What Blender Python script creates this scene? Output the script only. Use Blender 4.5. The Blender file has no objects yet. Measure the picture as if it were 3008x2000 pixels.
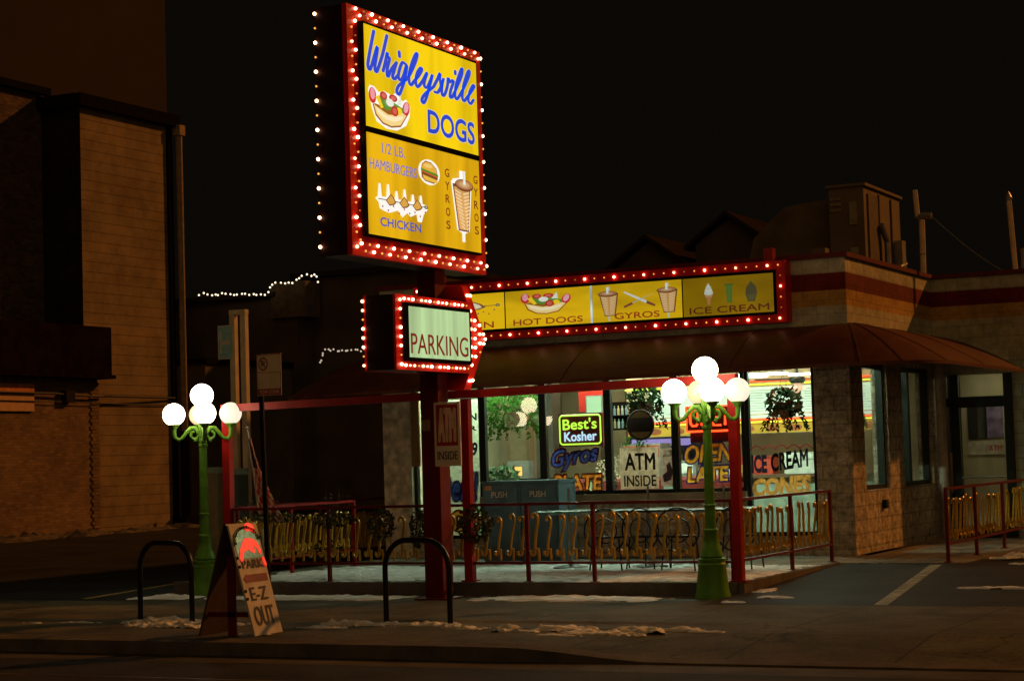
import bpy, bmesh, math, random
from mathutils import Vector, Matrix

rnd = random.Random(7)
sc = bpy.context.scene
COL = sc.collection

# ------------------------------------------------------------------ camera
cam_d = bpy.data.cameras.new("camera")
cam = bpy.data.objects.new("camera", cam_d)
COL.objects.link(cam)
sc.camera = cam
PITCH, ROLL, YAW = math.radians(3.3998), math.radians(-1.7532), math.radians(26.3209)
f = Vector((-math.sin(YAW) * math.cos(PITCH), math.cos(YAW) * math.cos(PITCH), math.sin(PITCH)))
r = Vector((math.cos(YAW), math.sin(YAW), 0))
u = r.cross(f)
r2 = r * math.cos(ROLL) + u * math.sin(ROLL)
u2 = -r * math.sin(ROLL) + u * math.cos(ROLL)
cam.matrix_world = Matrix(((r2.x, u2.x, -f.x, 0), (r2.y, u2.y, -f.y, 0), (r2.z, u2.z, -f.z, 1.87), (0, 0, 0, 1)))
cam_d.sensor_width = 36
cam_d.lens = 36 * 5744.4 / 3008
cam_d.clip_end = 600
cam_d.clip_start = 0.1

# ------------------------------------------------------------------ world: night sky with the glow of the street behind the camera
world = bpy.data.worlds.new("World")
sc.world = world
world.use_nodes = True
nt = world.node_tree
bg = nt.nodes["Background"]
tc = nt.nodes.new("ShaderNodeTexCoord")
dot = nt.nodes.new("ShaderNodeVectorMath"); dot.operation = 'DOT_PRODUCT'
dot.inputs[1].default_value = Vector((0.52, -0.78, 0.30)).normalized()
nt.links.new(tc.outputs["Generated"], dot.inputs[0])
mr = nt.nodes.new("ShaderNodeMapRange"); mr.interpolation_type = 'SMOOTHSTEP'
mr.inputs["From Min"].default_value = 0.55; mr.inputs["From Max"].default_value = 1.0
nt.links.new(dot.outputs["Value"], mr.inputs["Value"])
mx = nt.nodes.new("ShaderNodeMix"); mx.data_type = 'RGBA'
mx.inputs["A"].default_value = (0.0032, 0.0024, 0.0016, 1)
mx.inputs["B"].default_value = (0.21, 0.118, 0.045, 1)
nt.links.new(mr.outputs["Result"], mx.inputs["Factor"])
nt.links.new(mx.outputs["Result"], bg.inputs["Color"])
bg.inputs["Strength"].default_value = 1.0

# ------------------------------------------------------------------ the one sun lamp stands for the sodium light from the right
sun_d = bpy.data.lights.new("sun", 'SUN')
sun_d.energy = 1.4
sun_d.color = (1.0, 0.34, 0.06)
sun_d.angle = math.radians(1.5)
sun = bpy.data.objects.new("sun", sun_d)
COL.objects.link(sun)
sun.rotation_euler = Vector((1.0, 1.43, 0.90)).to_track_quat('Z', 'Y').to_euler()

sc.view_settings.view_transform = 'Standard'
sc.view_settings.look = 'None'
sc.view_settings.exposure = 0.0
sc.view_settings.gamma = 1.0
sc.render.engine = 'CYCLES'
sc.cycles.use_denoising = True
sc.cycles.max_bounces = 6
sc.cycles.transparent_max_bounces = 12
sc.cycles.sample_clamp_indirect = 4.0
sc.cycles.caustics_reflective = False
sc.cycles.caustics_refractive = False

# ------------------------------------------------------------------ materials
MATS = {}
def _new(name):
    m = bpy.data.materials.new(name); m.use_nodes = True
    nt = m.node_tree
    return m, nt, nt.nodes["Principled BSDF"]

def mat(name, col, rough=0.6, metal=0.0, vary=0.25, scale=6.0, bump=0.0, bscale=40.0, spec=0.2, grit=0.0, stretch=(1, 1, 1)):
    """plain surface: colour broken up by noise, optional bump"""
    if name in MATS: return MATS[name]
    m, nt, b = _new(name)
    tc = nt.nodes.new("ShaderNodeTexCoord")
    mp = nt.nodes.new("ShaderNodeMapping"); mp.inputs["Scale"].default_value = stretch
    nt.links.new(tc.outputs["Object"], mp.inputs["Vector"])
    n = nt.nodes.new("ShaderNodeTexNoise"); n.inputs["Scale"].default_value = scale; n.inputs["Detail"].default_value = 6
    nt.links.new(mp.outputs["Vector"], n.inputs["Vector"])
    rp = nt.nodes.new("ShaderNodeValToRGB")
    lo = [c * (1 - vary) for c in col]; hi = [min(1, c * (1 + vary)) for c in col]
    rp.color_ramp.elements[0].position = 0.3; rp.color_ramp.elements[0].color = (*lo, 1)
    rp.color_ramp.elements[1].position = 0.7; rp.color_ramp.elements[1].color = (*hi, 1)
    nt.links.new(n.outputs["Fac"], rp.inputs["Fac"])
    colour_out = rp.outputs["Color"]
    if grit > 0:
        n3 = nt.nodes.new("ShaderNodeTexNoise"); n3.inputs["Scale"].default_value = 34; n3.inputs["Detail"].default_value = 4; n3.inputs["Roughness"].default_value = .8
        nt.links.new(mp.outputs["Vector"], n3.inputs["Vector"])
        m3 = nt.nodes.new("ShaderNodeMapRange"); m3.inputs["From Min"].default_value = .35; m3.inputs["From Max"].default_value = .65; m3.inputs["To Min"].default_value = 1 - grit; m3.inputs["To Max"].default_value = 1 + grit
        nt.links.new(n3.outputs["Fac"], m3.inputs["Value"])
        s3 = nt.nodes.new("ShaderNodeVectorMath"); s3.operation = 'SCALE'; nt.links.new(colour_out, s3.inputs[0]); nt.links.new(m3.outputs["Result"], s3.inputs["Scale"]); colour_out = s3.outputs["Vector"]
    nt.links.new(colour_out, b.inputs["Base Color"])
    b.inputs["Roughness"].default_value = rough
    b.inputs["Metallic"].default_value = metal
    b.inputs["Specular IOR Level"].default_value = spec
    if bump > 0:
        n2 = nt.nodes.new("ShaderNodeTexNoise"); n2.inputs["Scale"].default_value = bscale; n2.inputs["Detail"].default_value = 8
        nt.links.new(mp.outputs["Vector"], n2.inputs["Vector"])
        bp = nt.nodes.new("ShaderNodeBump"); bp.inputs["Strength"].default_value = bump; bp.inputs["Distance"].default_value = 0.03
        nt.links.new(n2.outputs["Fac"], bp.inputs["Height"])
        nt.links.new(bp.outputs["Normal"], b.inputs["Normal"])
    MATS[name] = m
    return m

def brick_mat(name, c1, c2, mortar, w, h, msize, rough=0.85, bump=0.4, ground=False, offset=0.5, split=0.0, bands=None):
    """brick / block / siding / slab joints in world units; bands = [(z, colour)...] painted stripes"""
    if name in MATS: return MATS[name]
    m, nt, b = _new(name)
    tc = nt.nodes.new("ShaderNodeTexCoord")
    sx = nt.nodes.new("ShaderNodeSeparateXYZ"); nt.links.new(tc.outputs["Object"], sx.inputs[0])
    cx = nt.nodes.new("ShaderNodeCombineXYZ")
    if ground:
        nt.links.new(sx.outputs["X"], cx.inputs["X"]); nt.links.new(sx.outputs["Y"], cx.inputs["Y"])
    else:
        ad = nt.nodes.new("ShaderNodeMath"); ad.operation = 'ADD'
        nt.links.new(sx.outputs["X"], ad.inputs[0]); nt.links.new(sx.outputs["Y"], ad.inputs[1])
        nt.links.new(ad.outputs[0], cx.inputs["X"]); nt.links.new(sx.outputs["Z"], cx.inputs["Y"])
    br = nt.nodes.new("ShaderNodeTexBrick")
    br.offset = offset
    br.inputs["Scale"].default_value = 1.0
    br.inputs["Brick Width"].default_value = w
    br.inputs["Row Height"].default_value = h
    br.inputs["Mortar Size"].default_value = msize
    br.inputs["Mortar Smooth"].default_value = 0.2
    br.inputs["Bias"].default_value = 0.0
    br.inputs["Color1"].default_value = (*c1, 1); br.inputs["Color2"].default_value = (*c2, 1); br.inputs["Mortar"].default_value = (*mortar, 1)
    nt.links.new(cx.outputs[0], br.inputs["Vector"])
    ns = nt.nodes.new("ShaderNodeTexNoise"); ns.inputs["Scale"].default_value = 1.3; ns.inputs["Detail"].default_value = 8; ns.inputs["Roughness"].default_value = 0.7
    nt.links.new(tc.outputs["Object"], ns.inputs["Vector"])
    mr = nt.nodes.new("ShaderNodeMapRange"); mr.inputs["From Min"].default_value = 0.3; mr.inputs["From Max"].default_value = 0.7
    mr.inputs["To Min"].default_value = 0.42 if ground else 0.62; mr.inputs["To Max"].default_value = 1.45 if ground else 1.25
    nt.links.new(ns.outputs["Fac"], mr.inputs["Value"])
    src = br.outputs["Color"]
    if ground:
        dn = nt.nodes.new("ShaderNodeTexNoise"); dn.inputs["Scale"].default_value = 2.2; dn.inputs["Detail"].default_value = 5
        nt.links.new(tc.outputs["Object"], dn.inputs["Vector"])
        ma = nt.nodes.new("ShaderNodeVectorMath"); ma.operation = 'MULTIPLY_ADD'; ma.inputs[1].default_value = (.9, .9, 0)
        nt.links.new(dn.outputs["Color"], ma.inputs[0]); nt.links.new(tc.outputs["Object"], ma.inputs[2])
        vo = nt.nodes.new("ShaderNodeTexVoronoi"); vo.feature = 'DISTANCE_TO_EDGE'; vo.inputs["Scale"].default_value = .42
        nt.links.new(ma.outputs[0], vo.inputs["Vector"])
        ck = nt.nodes.new("ShaderNodeMapRange"); ck.inputs["From Min"].default_value = .002; ck.inputs["From Max"].default_value = .012; ck.inputs["To Min"].default_value = .45
        nt.links.new(vo.outputs["Distance"], ck.inputs["Value"])
        n3 = nt.nodes.new("ShaderNodeTexNoise"); n3.inputs["Scale"].default_value = 26; n3.inputs["Detail"].default_value = 5; n3.inputs["Roughness"].default_value = .8
        nt.links.new(tc.outputs["Object"], n3.inputs["Vector"])
        m3 = nt.nodes.new("ShaderNodeMapRange"); m3.inputs["From Min"].default_value = .35; m3.inputs["From Max"].default_value = .65; m3.inputs["To Min"].default_value = .6; m3.inputs["To Max"].default_value = 1.4
        nt.links.new(n3.outputs["Fac"], m3.inputs["Value"])
        m4 = nt.nodes.new("ShaderNodeMath"); m4.operation = 'MULTIPLY'; nt.links.new(ck.outputs["Result"], m4.inputs[0]); nt.links.new(m3.outputs["Result"], m4.inputs[1])
        cm = nt.nodes.new("ShaderNodeVectorMath"); cm.operation = 'SCALE'
        nt.links.new(src, cm.inputs[0]); nt.links.new(m4.outputs[0], cm.inputs["Scale"])
        src = cm.outputs["Vector"]
    if split > .3 and not ground:      # shading of chipped faces put into the colour as light and dark patches
        q2 = nt.nodes.new("ShaderNodeTexNoise"); q2.inputs["Scale"].default_value = 9; q2.inputs["Detail"].default_value = 9; q2.inputs["Roughness"].default_value = .75
        nt.links.new(tc.outputs["Object"], q2.inputs["Vector"])
        q3 = nt.nodes.new("ShaderNodeMapRange"); q3.inputs["From Min"].default_value = .36; q3.inputs["From Max"].default_value = .64
        a_ = min(.5, .12 * split + .12); q3.inputs["To Min"].default_value = 1 - a_; q3.inputs["To Max"].default_value = 1 + a_
        nt.links.new(q2.outputs["Fac"], q3.inputs["Value"])
        q4 = nt.nodes.new("ShaderNodeVectorMath"); q4.operation = 'SCALE'
        nt.links.new(src, q4.inputs[0]); nt.links.new(q3.outputs["Result"], q4.inputs["Scale"])
        src = q4.outputs["Vector"]
    if bands:
        rp = nt.nodes.new("ShaderNodeValToRGB"); rp.color_ramp.interpolation = 'CONSTANT'
        mz = nt.nodes.new("ShaderNodeMapRange"); mz.inputs["From Min"].default_value = 3.0; mz.inputs["From Max"].default_value = 5.0
        nt.links.new(sx.outputs["Z"], mz.inputs["Value"]); nt.links.new(mz.outputs["Result"], rp.inputs["Fac"])
        e = rp.color_ramp.elements
        e[0].position = 0.0; e[0].color = (*bands[0][1], 1); e[1].position = (bands[1][0] - 3) / 2; e[1].color = (*bands[1][1], 1)
        for z, c in bands[2:]:
            k = e.new((z - 3) / 2); k.color = (*c, 1)
        mm = nt.nodes.new("ShaderNodeMix"); mm.data_type = 'RGBA'; mm.blend_type = 'MULTIPLY'; mm.inputs["Factor"].default_value = 1
        nt.links.new(rp.outputs["Color"], mm.inputs["A"]); nt.links.new(src, mm.inputs["B"])
        src = mm.outputs["Result"]
    mul = nt.nodes.new("ShaderNodeVectorMath"); mul.operation = 'SCALE'
    nt.links.new(src, mul.inputs[0]); nt.links.new(mr.outputs["Result"], mul.inputs["Scale"])
    nt.links.new(mul.outputs["Vector"], b.inputs["Base Color"])
    b.inputs["Roughness"].default_value = rough; b.inputs["Specular IOR Level"].default_value = .15
    inv = nt.nodes.new("ShaderNodeMath"); inv.operation = 'SUBTRACT'; inv.inputs[0].default_value = 1.0
    nt.links.new(br.outputs["Fac"], inv.inputs[1])
    hsrc = inv.outputs[0]
    if split > 0:
        n2 = nt.nodes.new("ShaderNodeTexNoise"); n2.inputs["Scale"].default_value = 10; n2.inputs["Detail"].default_value = 10; n2.inputs["Roughness"].default_value = 0.65
        nt.links.new(tc.outputs["Object"], n2.inputs["Vector"])
        ml = nt.nodes.new("ShaderNodeMath"); ml.operation = 'MULTIPLY_ADD'; ml.inputs[1].default_value = split
        nt.links.new(n2.outputs["Fac"], ml.inputs[0]); nt.links.new(hsrc, ml.inputs[2])
        hsrc = ml.outputs[0]
    bp = nt.nodes.new("ShaderNodeBump"); bp.inputs["Strength"].default_value = bump; bp.inputs["Distance"].default_value = 0.02
    nt.links.new(hsrc, bp.inputs["Height"]); nt.links.new(bp.outputs["Normal"], b.inputs["Normal"])
    MATS[name] = m
    return m

def emit(name, col, s=1.0, vary=0.0, scale=2.0, stretch=(1, 1, 1)):
    """a surface that gives off light; vary breaks the glow up the way tubes behind a panel do"""
    if name in MATS: return MATS[name]
    m, nt, b = _new(name)
    b.inputs["Base Color"].default_value = (*[min(.6, c * .4) for c in col], 1)
    b.inputs["Roughness"].default_value = 0.35
    b.inputs["Emission Color"].default_value = (*col, 1)
    b.inputs["Emission Strength"].default_value = s
    if vary > 0:
        tc = nt.nodes.new("ShaderNodeTexCoord")
        mp = nt.nodes.new("ShaderNodeMapping"); mp.inputs["Scale"].default_value = stretch
        nt.links.new(tc.outputs["Object"], mp.inputs["Vector"])
        n = nt.nodes.new("ShaderNodeTexNoise"); n.inputs["Scale"].default_value = scale; n.inputs["Detail"].default_value = 2
        nt.links.new(mp.outputs["Vector"], n.inputs["Vector"])
        mr = nt.nodes.new("ShaderNodeMapRange"); mr.inputs["From Min"].default_value = 0.32; mr.inputs["From Max"].default_value = 0.62
        mr.inputs["To Min"].default_value = s * (1 - vary); mr.inputs["To Max"].default_value = s
        nt.links.new(n.outputs["Fac"], mr.inputs["Value"]); nt.links.new(mr.outputs["Result"], b.inputs["Emission Strength"])
    MATS[name] = m
    return m

def thin(name, col, t=.5):
    '''paint or paper on glass: passes part of the light behind it'''
    if name in MATS: return MATS[name]
    m = bpy.data.materials.new(name); m.use_nodes = True
    nt = m.node_tree
    for n in list(nt.nodes):
        if n.type == 'BSDF_PRINCIPLED': nt.nodes.remove(n)
    out = [n for n in nt.nodes if n.type == 'OUTPUT_MATERIAL'][0]
    tc = nt.nodes.new("ShaderNodeTexCoord"); ns = nt.nodes.new("ShaderNodeTexNoise"); ns.inputs["Scale"].default_value = 16
    nt.links.new(tc.outputs["Object"], ns.inputs["Vector"])
    rp = nt.nodes.new("ShaderNodeValToRGB"); rp.color_ramp.elements[0].position = .3; rp.color_ramp.elements[1].position = .7
    rp.color_ramp.elements[0].color = (*[c * .75 for c in col], 1); rp.color_ramp.elements[1].color = (*[min(1, c * 1.2) for c in col], 1)
    nt.links.new(ns.outputs["Fac"], rp.inputs["Fac"])
    a = nt.nodes.new("ShaderNodeBsdfDiffuse"); b = nt.nodes.new("ShaderNodeBsdfTranslucent")
    nt.links.new(rp.outputs[0], a.inputs[0]); nt.links.new(rp.outputs[0], b.inputs[0])
    mx_ = nt.nodes.new("ShaderNodeMixShader"); mx_.inputs[0].default_value = t
    nt.links.new(a.outputs[0], mx_.inputs[1]); nt.links.new(b.outputs[0], mx_.inputs[2]); nt.links.new(mx_.outputs[0], out.inputs["Surface"])
    MATS[name] = m
    return m

def glass_mat(name, tint=(0.9, 0.95, 0.9), gain=1.6):
    if name in MATS: return MATS[name]
    m = bpy.data.materials.new(name); m.use_nodes = True
    nt = m.node_tree
    for n in list(nt.nodes):
        if n.type == 'BSDF_PRINCIPLED': nt.nodes.remove(n)
    out = [n for n in nt.nodes if n.type == 'OUTPUT_MATERIAL'][0]
    t = nt.nodes.new("ShaderNodeBsdfTransparent"); t.inputs["Color"].default_value = (*tint, 1)
    g = nt.nodes.new("ShaderNodeBsdfGlossy"); g.inputs["Roughness"].default_value = 0.02
    fr = nt.nodes.new("ShaderNodeFresnel"); fr.inputs["IOR"].default_value = 1.52
    ml = nt.nodes.new("ShaderNodeMath"); ml.operation = 'MULTIPLY'; ml.inputs[1].default_value = gain
    ml.use_clamp = True
    mixs = nt.nodes.new("ShaderNodeMixShader")
    nt.links.new(fr.outputs[0], ml.inputs[0]); nt.links.new(ml.outputs[0], mixs.inputs[0])
    nt.links.new(t.outputs[0], mixs.inputs[1]); nt.links.new(g.outputs[0], mixs.inputs[2])
    nt.links.new(mixs.outputs[0], out.inputs["Surface"])
    MATS[name] = m
    return m

# ------------------------------------------------------------------ mesh helpers
class MB:
    def __init__(s): s.v = []; s.f = []; s.mi = []; s.k = 0
    def face(s, pts):
        i = len(s.v); s.v += [tuple(p) for p in pts]; s.f.append(tuple(range(i, i + len(pts)))); s.mi.append(s.k); return s
    def box(s, x0, x1, y0, y1, z0, z1):
        i = len(s.v)
        s.v += [(x, y, z) for z in (z0, z1) for y in (y0, y1) for x in (x0, x1)]
        for q in ((0, 2, 3, 1), (4, 5, 7, 6), (0, 1, 5, 4), (2, 6, 7, 3), (0, 4, 6, 2), (1, 3, 7, 5)):
            s.f.append(tuple(i + k for k in q)); s.mi.append(s.k)
        return s
    def obox(s, p, ax, ay, az):
        """box from corner p along three edge vectors"""
        i = len(s.v); p = Vector(p); ax, ay, az = Vector(ax), Vector(ay), Vector(az)
        s.v += [tuple(p + ax * a + ay * b + az * c) for c in (0, 1) for b in (0, 1) for a in (0, 1)]
        for q in ((0, 2, 3, 1), (4, 5, 7, 6), (0, 1, 5, 4), (2, 6, 7, 3), (0, 4, 6, 2), (1, 3, 7, 5)):
            s.f.append(tuple(i + k for k in q)); s.mi.append(s.k)
        return s
    def tube(s, path, rad, n=8, caps=True):
        path = [Vector(p) for p in path]
        rads = rad if isinstance(rad, (list, tuple)) else [rad] * len(path)
        rings = []; ref = None
        for i, p in enumerate(path):
            d = (path[min(i + 1, len(path) - 1)] - path[max(i - 1, 0)]).normalized()
            if ref is None: ref = Vector((0, 0, 1)) if abs(d.z) < .9 else Vector((1, 0, 0))
            a = d.cross(ref)
            if a.length < 1e-4: a = d.orthogonal()
            a.normalize(); b = a.cross(d); ref = -b if b.dot(ref) < 0 else b
            b = ref - d * ref.dot(d); b.normalize(); a = d.cross(b)
            st = len(s.v)
            s.v += [tuple(p + (a * math.cos(t) + b * math.sin(t)) * rads[i]) for t in [2 * math.pi * k / n for k in range(n)]]
            rings.append(st)
        for i in range(len(rings) - 1):
            for k in range(n):
                s.f.append((rings[i] + k, rings[i] + (k + 1) % n, rings[i + 1] + (k + 1) % n, rings[i + 1] + k)); s.mi.append(s.k)
        if caps:
            s.f.append(tuple(rings[0] + k for k in reversed(range(n)))); s.mi.append(s.k)
            s.f.append(tuple(rings[-1] + k for k in range(n))); s.mi.append(s.k)
        return s
    def lathe(s, prof, c=(0, 0, 0), n=20):
        """prof = [(radius, z)]"""
        st = len(s.v)
        for rr, z in prof:
            s.v += [(c[0] + rr * math.cos(2 * math.pi * k / n), c[1] + rr * math.sin(2 * math.pi * k / n), c[2] + z) for k in range(n)]
        for i in range(len(prof) - 1):
            for k in range(n):
                s.f.append((st + i * n + k, st + i * n + (k + 1) % n, st + (i + 1) * n + (k + 1) % n, st + (i + 1) * n + k)); s.mi.append(s.k)
        s.f.append(tuple(st + k for k in reversed(range(n)))); s.mi.append(s.k)
        s.f.append(tuple(st + (len(prof) - 1) * n + k for k in range(n))); s.mi.append(s.k)
        return s
    def ball(s, c, rad, n=12, m=8, sz=1.0):
        prof = [(max(1e-4, rad * math.sin(math.pi * i / m)), -rad * sz * math.cos(math.pi * i / m)) for i in range(m + 1)]
        return s.lathe(prof, c, n)
    def leaves(s, c, rad, count, size, rng, shape=(1, 1, 1)):
        c = Vector(c)
        for _ in range(count):
            while True:
                p = Vector((rng.uniform(-1, 1), rng.uniform(-1, 1), rng.uniform(-1, 1)))
                if p.length < 1: break
            p = p.normalized() * (p.length ** 0.6)
            q = c + Vector((p.x * rad * shape[0], p.y * rad * shape[1], p.z * rad * shape[2]))
            a = Vector((rng.gauss(0, 1), rng.gauss(0, 1), rng.gauss(0, 1))).normalized(); b = a.orthogonal().normalized()
            l = size * rng.uniform(.6, 1.3)
            s.face([q - a * l, q + b * l * .4, q + a * l, q - b * l * .4])
        return s

WLOC = {}
def _par(o, parent):
    if parent is not None:
        o.parent = parent
        o.matrix_parent_inverse = Matrix.Translation(-Vector(WLOC.get(parent.name, (0, 0, 0))))

def obj(name, mb, mats, parent=None, smooth=False, loc=None):
    me = bpy.data.meshes.new(name)
    me.from_pydata(mb.v, [], mb.f); me.update()
    mats = mats if isinstance(mats, (list, tuple)) else [mats]
    for m in mats: me.materials.append(m)
    if len(mats) > 1: me.polygons.foreach_set("material_index", mb.mi)
    bm = bmesh.new(); bm.from_mesh(me)
    if smooth:
        bmesh.ops.remove_doubles(bm, verts=bm.verts, dist=1e-5)
        for fc in bm.faces: fc.smooth = True
        for e in bm.edges:
            if len(e.link_faces) == 2 and e.calc_face_angle(0) > math.radians(42): e.smooth = False
    bmesh.ops.recalc_face_normals(bm, faces=bm.faces) if smooth else None
    bm.to_mesh(me); bm.free()
    o = bpy.data.objects.new(name, me); COL.objects.link(o)
    if loc: o.location = loc
    _par(o, parent)
    return o

def tag(o, label, cat, group=None):
    o["label"] = label; o["category"] = cat
    if group: o["group"] = group
    return o
def structure(o): o["kind"] = "structure"; return o
def stuff(o): o["kind"] = "stuff"; return o

def thing(name, label, cat, loc=(0, 0, 0), group=None):
    o = bpy.data.objects.new(name, None); COL.objects.link(o)
    o.empty_display_size = .2
    o.location = loc; WLOC[o.name] = tuple(loc)
    return tag(o, label, cat, group)

def copy_tree(o, parent=None):
    c = o.copy(); COL.objects.link(c)
    if parent is not None: c.parent = parent
    for ch in list(o.children): copy_tree(ch, c)
    return c

# a flat frame on a surface: origin, right, up, outward
class Basis:
    def __init__(s, o, a, b, n): s.o, s.a, s.b, s.n = Vector(o), Vector(a), Vector(b), Vector(n)
    def p(s, u, v, w=0.0): return s.o + s.a * u + s.b * v + s.n * w
def FRONT(y): return Basis((0, y, 0), (1, 0, 0), (0, 0, 1), (0, -1, 0))      # u = x, v = z
def RIGHT(x): return Basis((x, 0, 0), (0, 1, 0), (0, 0, 1), (1, 0, 0))       # u = y, v = z

def text(s, B, u0, u1, v0, v1, m, parent, name="lettering", bold=0.0, shear=0.0, w=0.004, tilt=0.0, off=0.0, line=0.0):
    cu = bpy.data.curves.new("text_curve", 'FONT'); cu.body = s; cu.size = 1; cu.shear = shear; cu.offset = off
    if line > 0: cu.bevel_depth = line; cu.bevel_resolution = 1; cu.fill_mode = 'NONE'
    cu.resolution_u = 4
    t = bpy.data.objects.new("text_tmp", cu); COL.objects.link(t)
    dg = bpy.context.evaluated_depsgraph_get(); dg.update()
    me = bpy.data.meshes.new_from_object(t.evaluated_get(dg))
    bpy.data.objects.remove(t); bpy.data.curves.remove(cu)
    xs = [v.co.x for v in me.vertices]; ys = [v.co.y for v in me.vertices]
    x0, x1, y0, y1 = min(xs), max(xs), min(ys), max(ys)
    h = v1 - v0; d = bold * h * .55
    shifts = [(0, 0)] if bold <= 0 else ([(-d, 0), (d, 0)] if bold < .025 else [(-d, 0), (d, 0), (0, d), (0, -d), (-d * .7, d * .7), (d * .7, d * .7), (-d * .7, -d * .7), (d * .7, -d * .7)])
    mb = MB()
    for si, (du, dv) in enumerate(shifts):
        st = len(mb.v)
        for v in me.vertices:
            a = (v.co.x - x0) / (x1 - x0); b = (v.co.y - y0) / (y1 - y0)
            uu = u0 + d + (u1 - u0 - 2 * d) * a
            mb.v.append(tuple(B.p(uu + du, v0 + d + (h - 2 * d) * b + tilt * (uu - u0) + dv, w + .00015 * si + .02 * v.co.z)))
        for pl_ in me.polygons: mb.f.append(tuple(st + i for i in pl_.vertices)); mb.mi.append(0)
    bpy.data.meshes.remove(me)
    return obj(name, mb, m, parent)

def smooth_path(pts, k=5):
    out = []
    P = [Vector(p) for p in pts]
    for i in range(len(P) - 1):
        p0, p1, p2, p3 = P[max(i - 1, 0)], P[i], P[i + 1], P[min(i + 2, len(P) - 1)]
        for j in range(k):
            t = j / k
            out.append(.5 * ((2 * p1) + (-p0 + p2) * t + (2 * p0 - 5 * p1 + 4 * p2 - p3) * t * t + (-p0 + 3 * p1 - 3 * p2 + p3) * t ** 3))
    out.append(P[-1])
    return out

def ribbons(strokes, B, fu, fv, width, m, parent, name, w0=0.004, aspect=1.0, k=5, step=0.0002):
    """brush strokes laid flat on a surface; (fu, fv) map stroke units to surface units"""
    mb = MB()
    for si, st in enumerate(strokes):
        pts = smooth_path([Vector((p[0], p[1])) for p in st], k) if len(st) > 2 else [Vector(p) for p in st]
        w = w0 + step * si
        L, R = [], []
        for i, p in enumerate(pts):
            d = pts[min(i + 1, len(pts) - 1)] - pts[max(i - 1, 0)]
            if d.length < 1e-6: d = Vector((1, 0))
            d.normalize(); n = Vector((-d.y, d.x)) * width / 2
            L.append(p + n); R.append(p - n)
        for i in range(len(pts) - 1):
            mb.face([B.p(fu(q.x), fv(q.y), w) for q in (R[i], R[i + 1], L[i + 1], L[i])])
        for e in (pts[0], pts[-1]):
            mb.face([B.p(fu(e.x + math.cos(t) * width / 2), fv(e.y + math.sin(t) * width / 2), w + step * .5) for t in [2 * math.pi * j / 12 for j in range(12)]])
    return obj(name, mb, m, parent)

def picture(layers, B, u0, u1, v0, v1, parent, name, w0=0.004, dw=0.0015, s=1.0, pre="sign"):
    """flat printed picture: layers of (colour, polygon in 0..1 units), each a hair above the last"""
    mb = MB(); mats = []; idx = {}
    for i, (c, poly) in enumerate(layers):
        if c not in idx:
            idx[c] = len(mats)
            nm = "%s_ink_%d_%d_%d_%d" % (pre, int(c[0] * 100), int(c[1] * 100), int(c[2] * 100), int(s * 100))
            mats.append(emit(nm, c, s) if s > 0 else mat(nm, c, .5))
        mb.k = idx[c]
        mb.face([B.p(u0 + (u1 - u0) * a, v0 + (v1 - v0) * b, w0 + dw * i) for a, b in poly])
    return obj(name, mb, mats, parent)

def ell(cx, cy, rx, ry, n=18, a0=0, a1=360, rot=0):
    o = []
    for k in range(n):
        t = math.radians(a0 + (a1 - a0) * k / (n - (0 if a1 - a0 == 360 else 1)))
        x, y = rx * math.cos(t), ry * math.sin(t); c, s_ = math.cos(math.radians(rot)), math.sin(math.radians(rot))
        o.append((cx + x * c - y * s_, cy + x * s_ + y * c))
    return o

# ------------------------------------------------------------------ shared colours
ASPHALT = mat("asphalt", (0.028, 0.026, 0.024), .8, vary=.5, scale=1.2, bump=.35, bscale=60, grit=.6)
ASPHALT2 = mat("lot_asphalt", (0.020, 0.020, 0.019), .75, vary=.6, scale=.9, bump=.4, bscale=45, grit=.6)
CONC = brick_mat("pavement_concrete", (0.100, 0.092, 0.055), (0.084, 0.077, 0.046), (0.026, 0.023, 0.016), 1.52, 1.48, .012, ground=True, offset=0.0, bump=.3, split=.25)
KERB = mat("kerb_concrete", (0.11, 0.095, 0.08), .85, vary=.35, scale=3, bump=.4)
SNOW = mat("old_snow", (0.80, 0.81, 0.79), .8, vary=.22, scale=5, bump=.6, bscale=18, spec=.2)
BRIGHTRED = mat("sign_bright_red", (0.72, 0.014, 0.010), .4, vary=.12)
RED = mat("red_paint", (0.30, 0.009, 0.007), .38, vary=.2, scale=5, bump=.05)
DKRED = mat("maroon_paint", (0.13, 0.010, 0.008), .45, vary=.25, scale=4)
RAILRED = mat("rail_red_paint", (0.13, 0.010, 0.008), .4, vary=.2, scale=8)
GREEN = mat("lamp_green_paint", (0.105, 0.26, 0.026), .35, vary=.18, scale=9, bump=.08)
GOLD = mat("gold_paint", (0.50, 0.29, 0.028), .3, metal=.25, vary=.25, scale=14)
BLACK = mat("black_paint", (0.012, 0.012, 0.013), .35, vary=.2)
DARKTRIM = mat("dark_trim", (0.011, 0.009, 0.007), .9, vary=.2, spec=0.0)
FRAMEM = mat("window_frame_dark", (0.016, 0.020, 0.016), .4, vary=.2)
GLASS = glass_mat("window_glass")
BULB_ON = emit("bulb_lit", (1.0, .50, .28), 7.5)
BULB_DIM = emit("bulb_dim", (1.0, .42, .08), 1.3)
GARL = mat("garland_leaf", (0.045, 0.05, 0.018), .5, vary=.5, scale=9)
LEAF = thin("plant_leaf", (0.045, 0.12, 0.02), .5)
CREAMW = mat("cream_wall", (0.40, 0.35, 0.23), .7, vary=.12, scale=2)
METAL = mat("galvanised_metal", (0.28, 0.27, 0.25), .45, metal=.6, vary=.2)
WHITEP = mat("white_board", (0.80, 0.73, 0.62), .6, vary=.1, scale=4)

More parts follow.
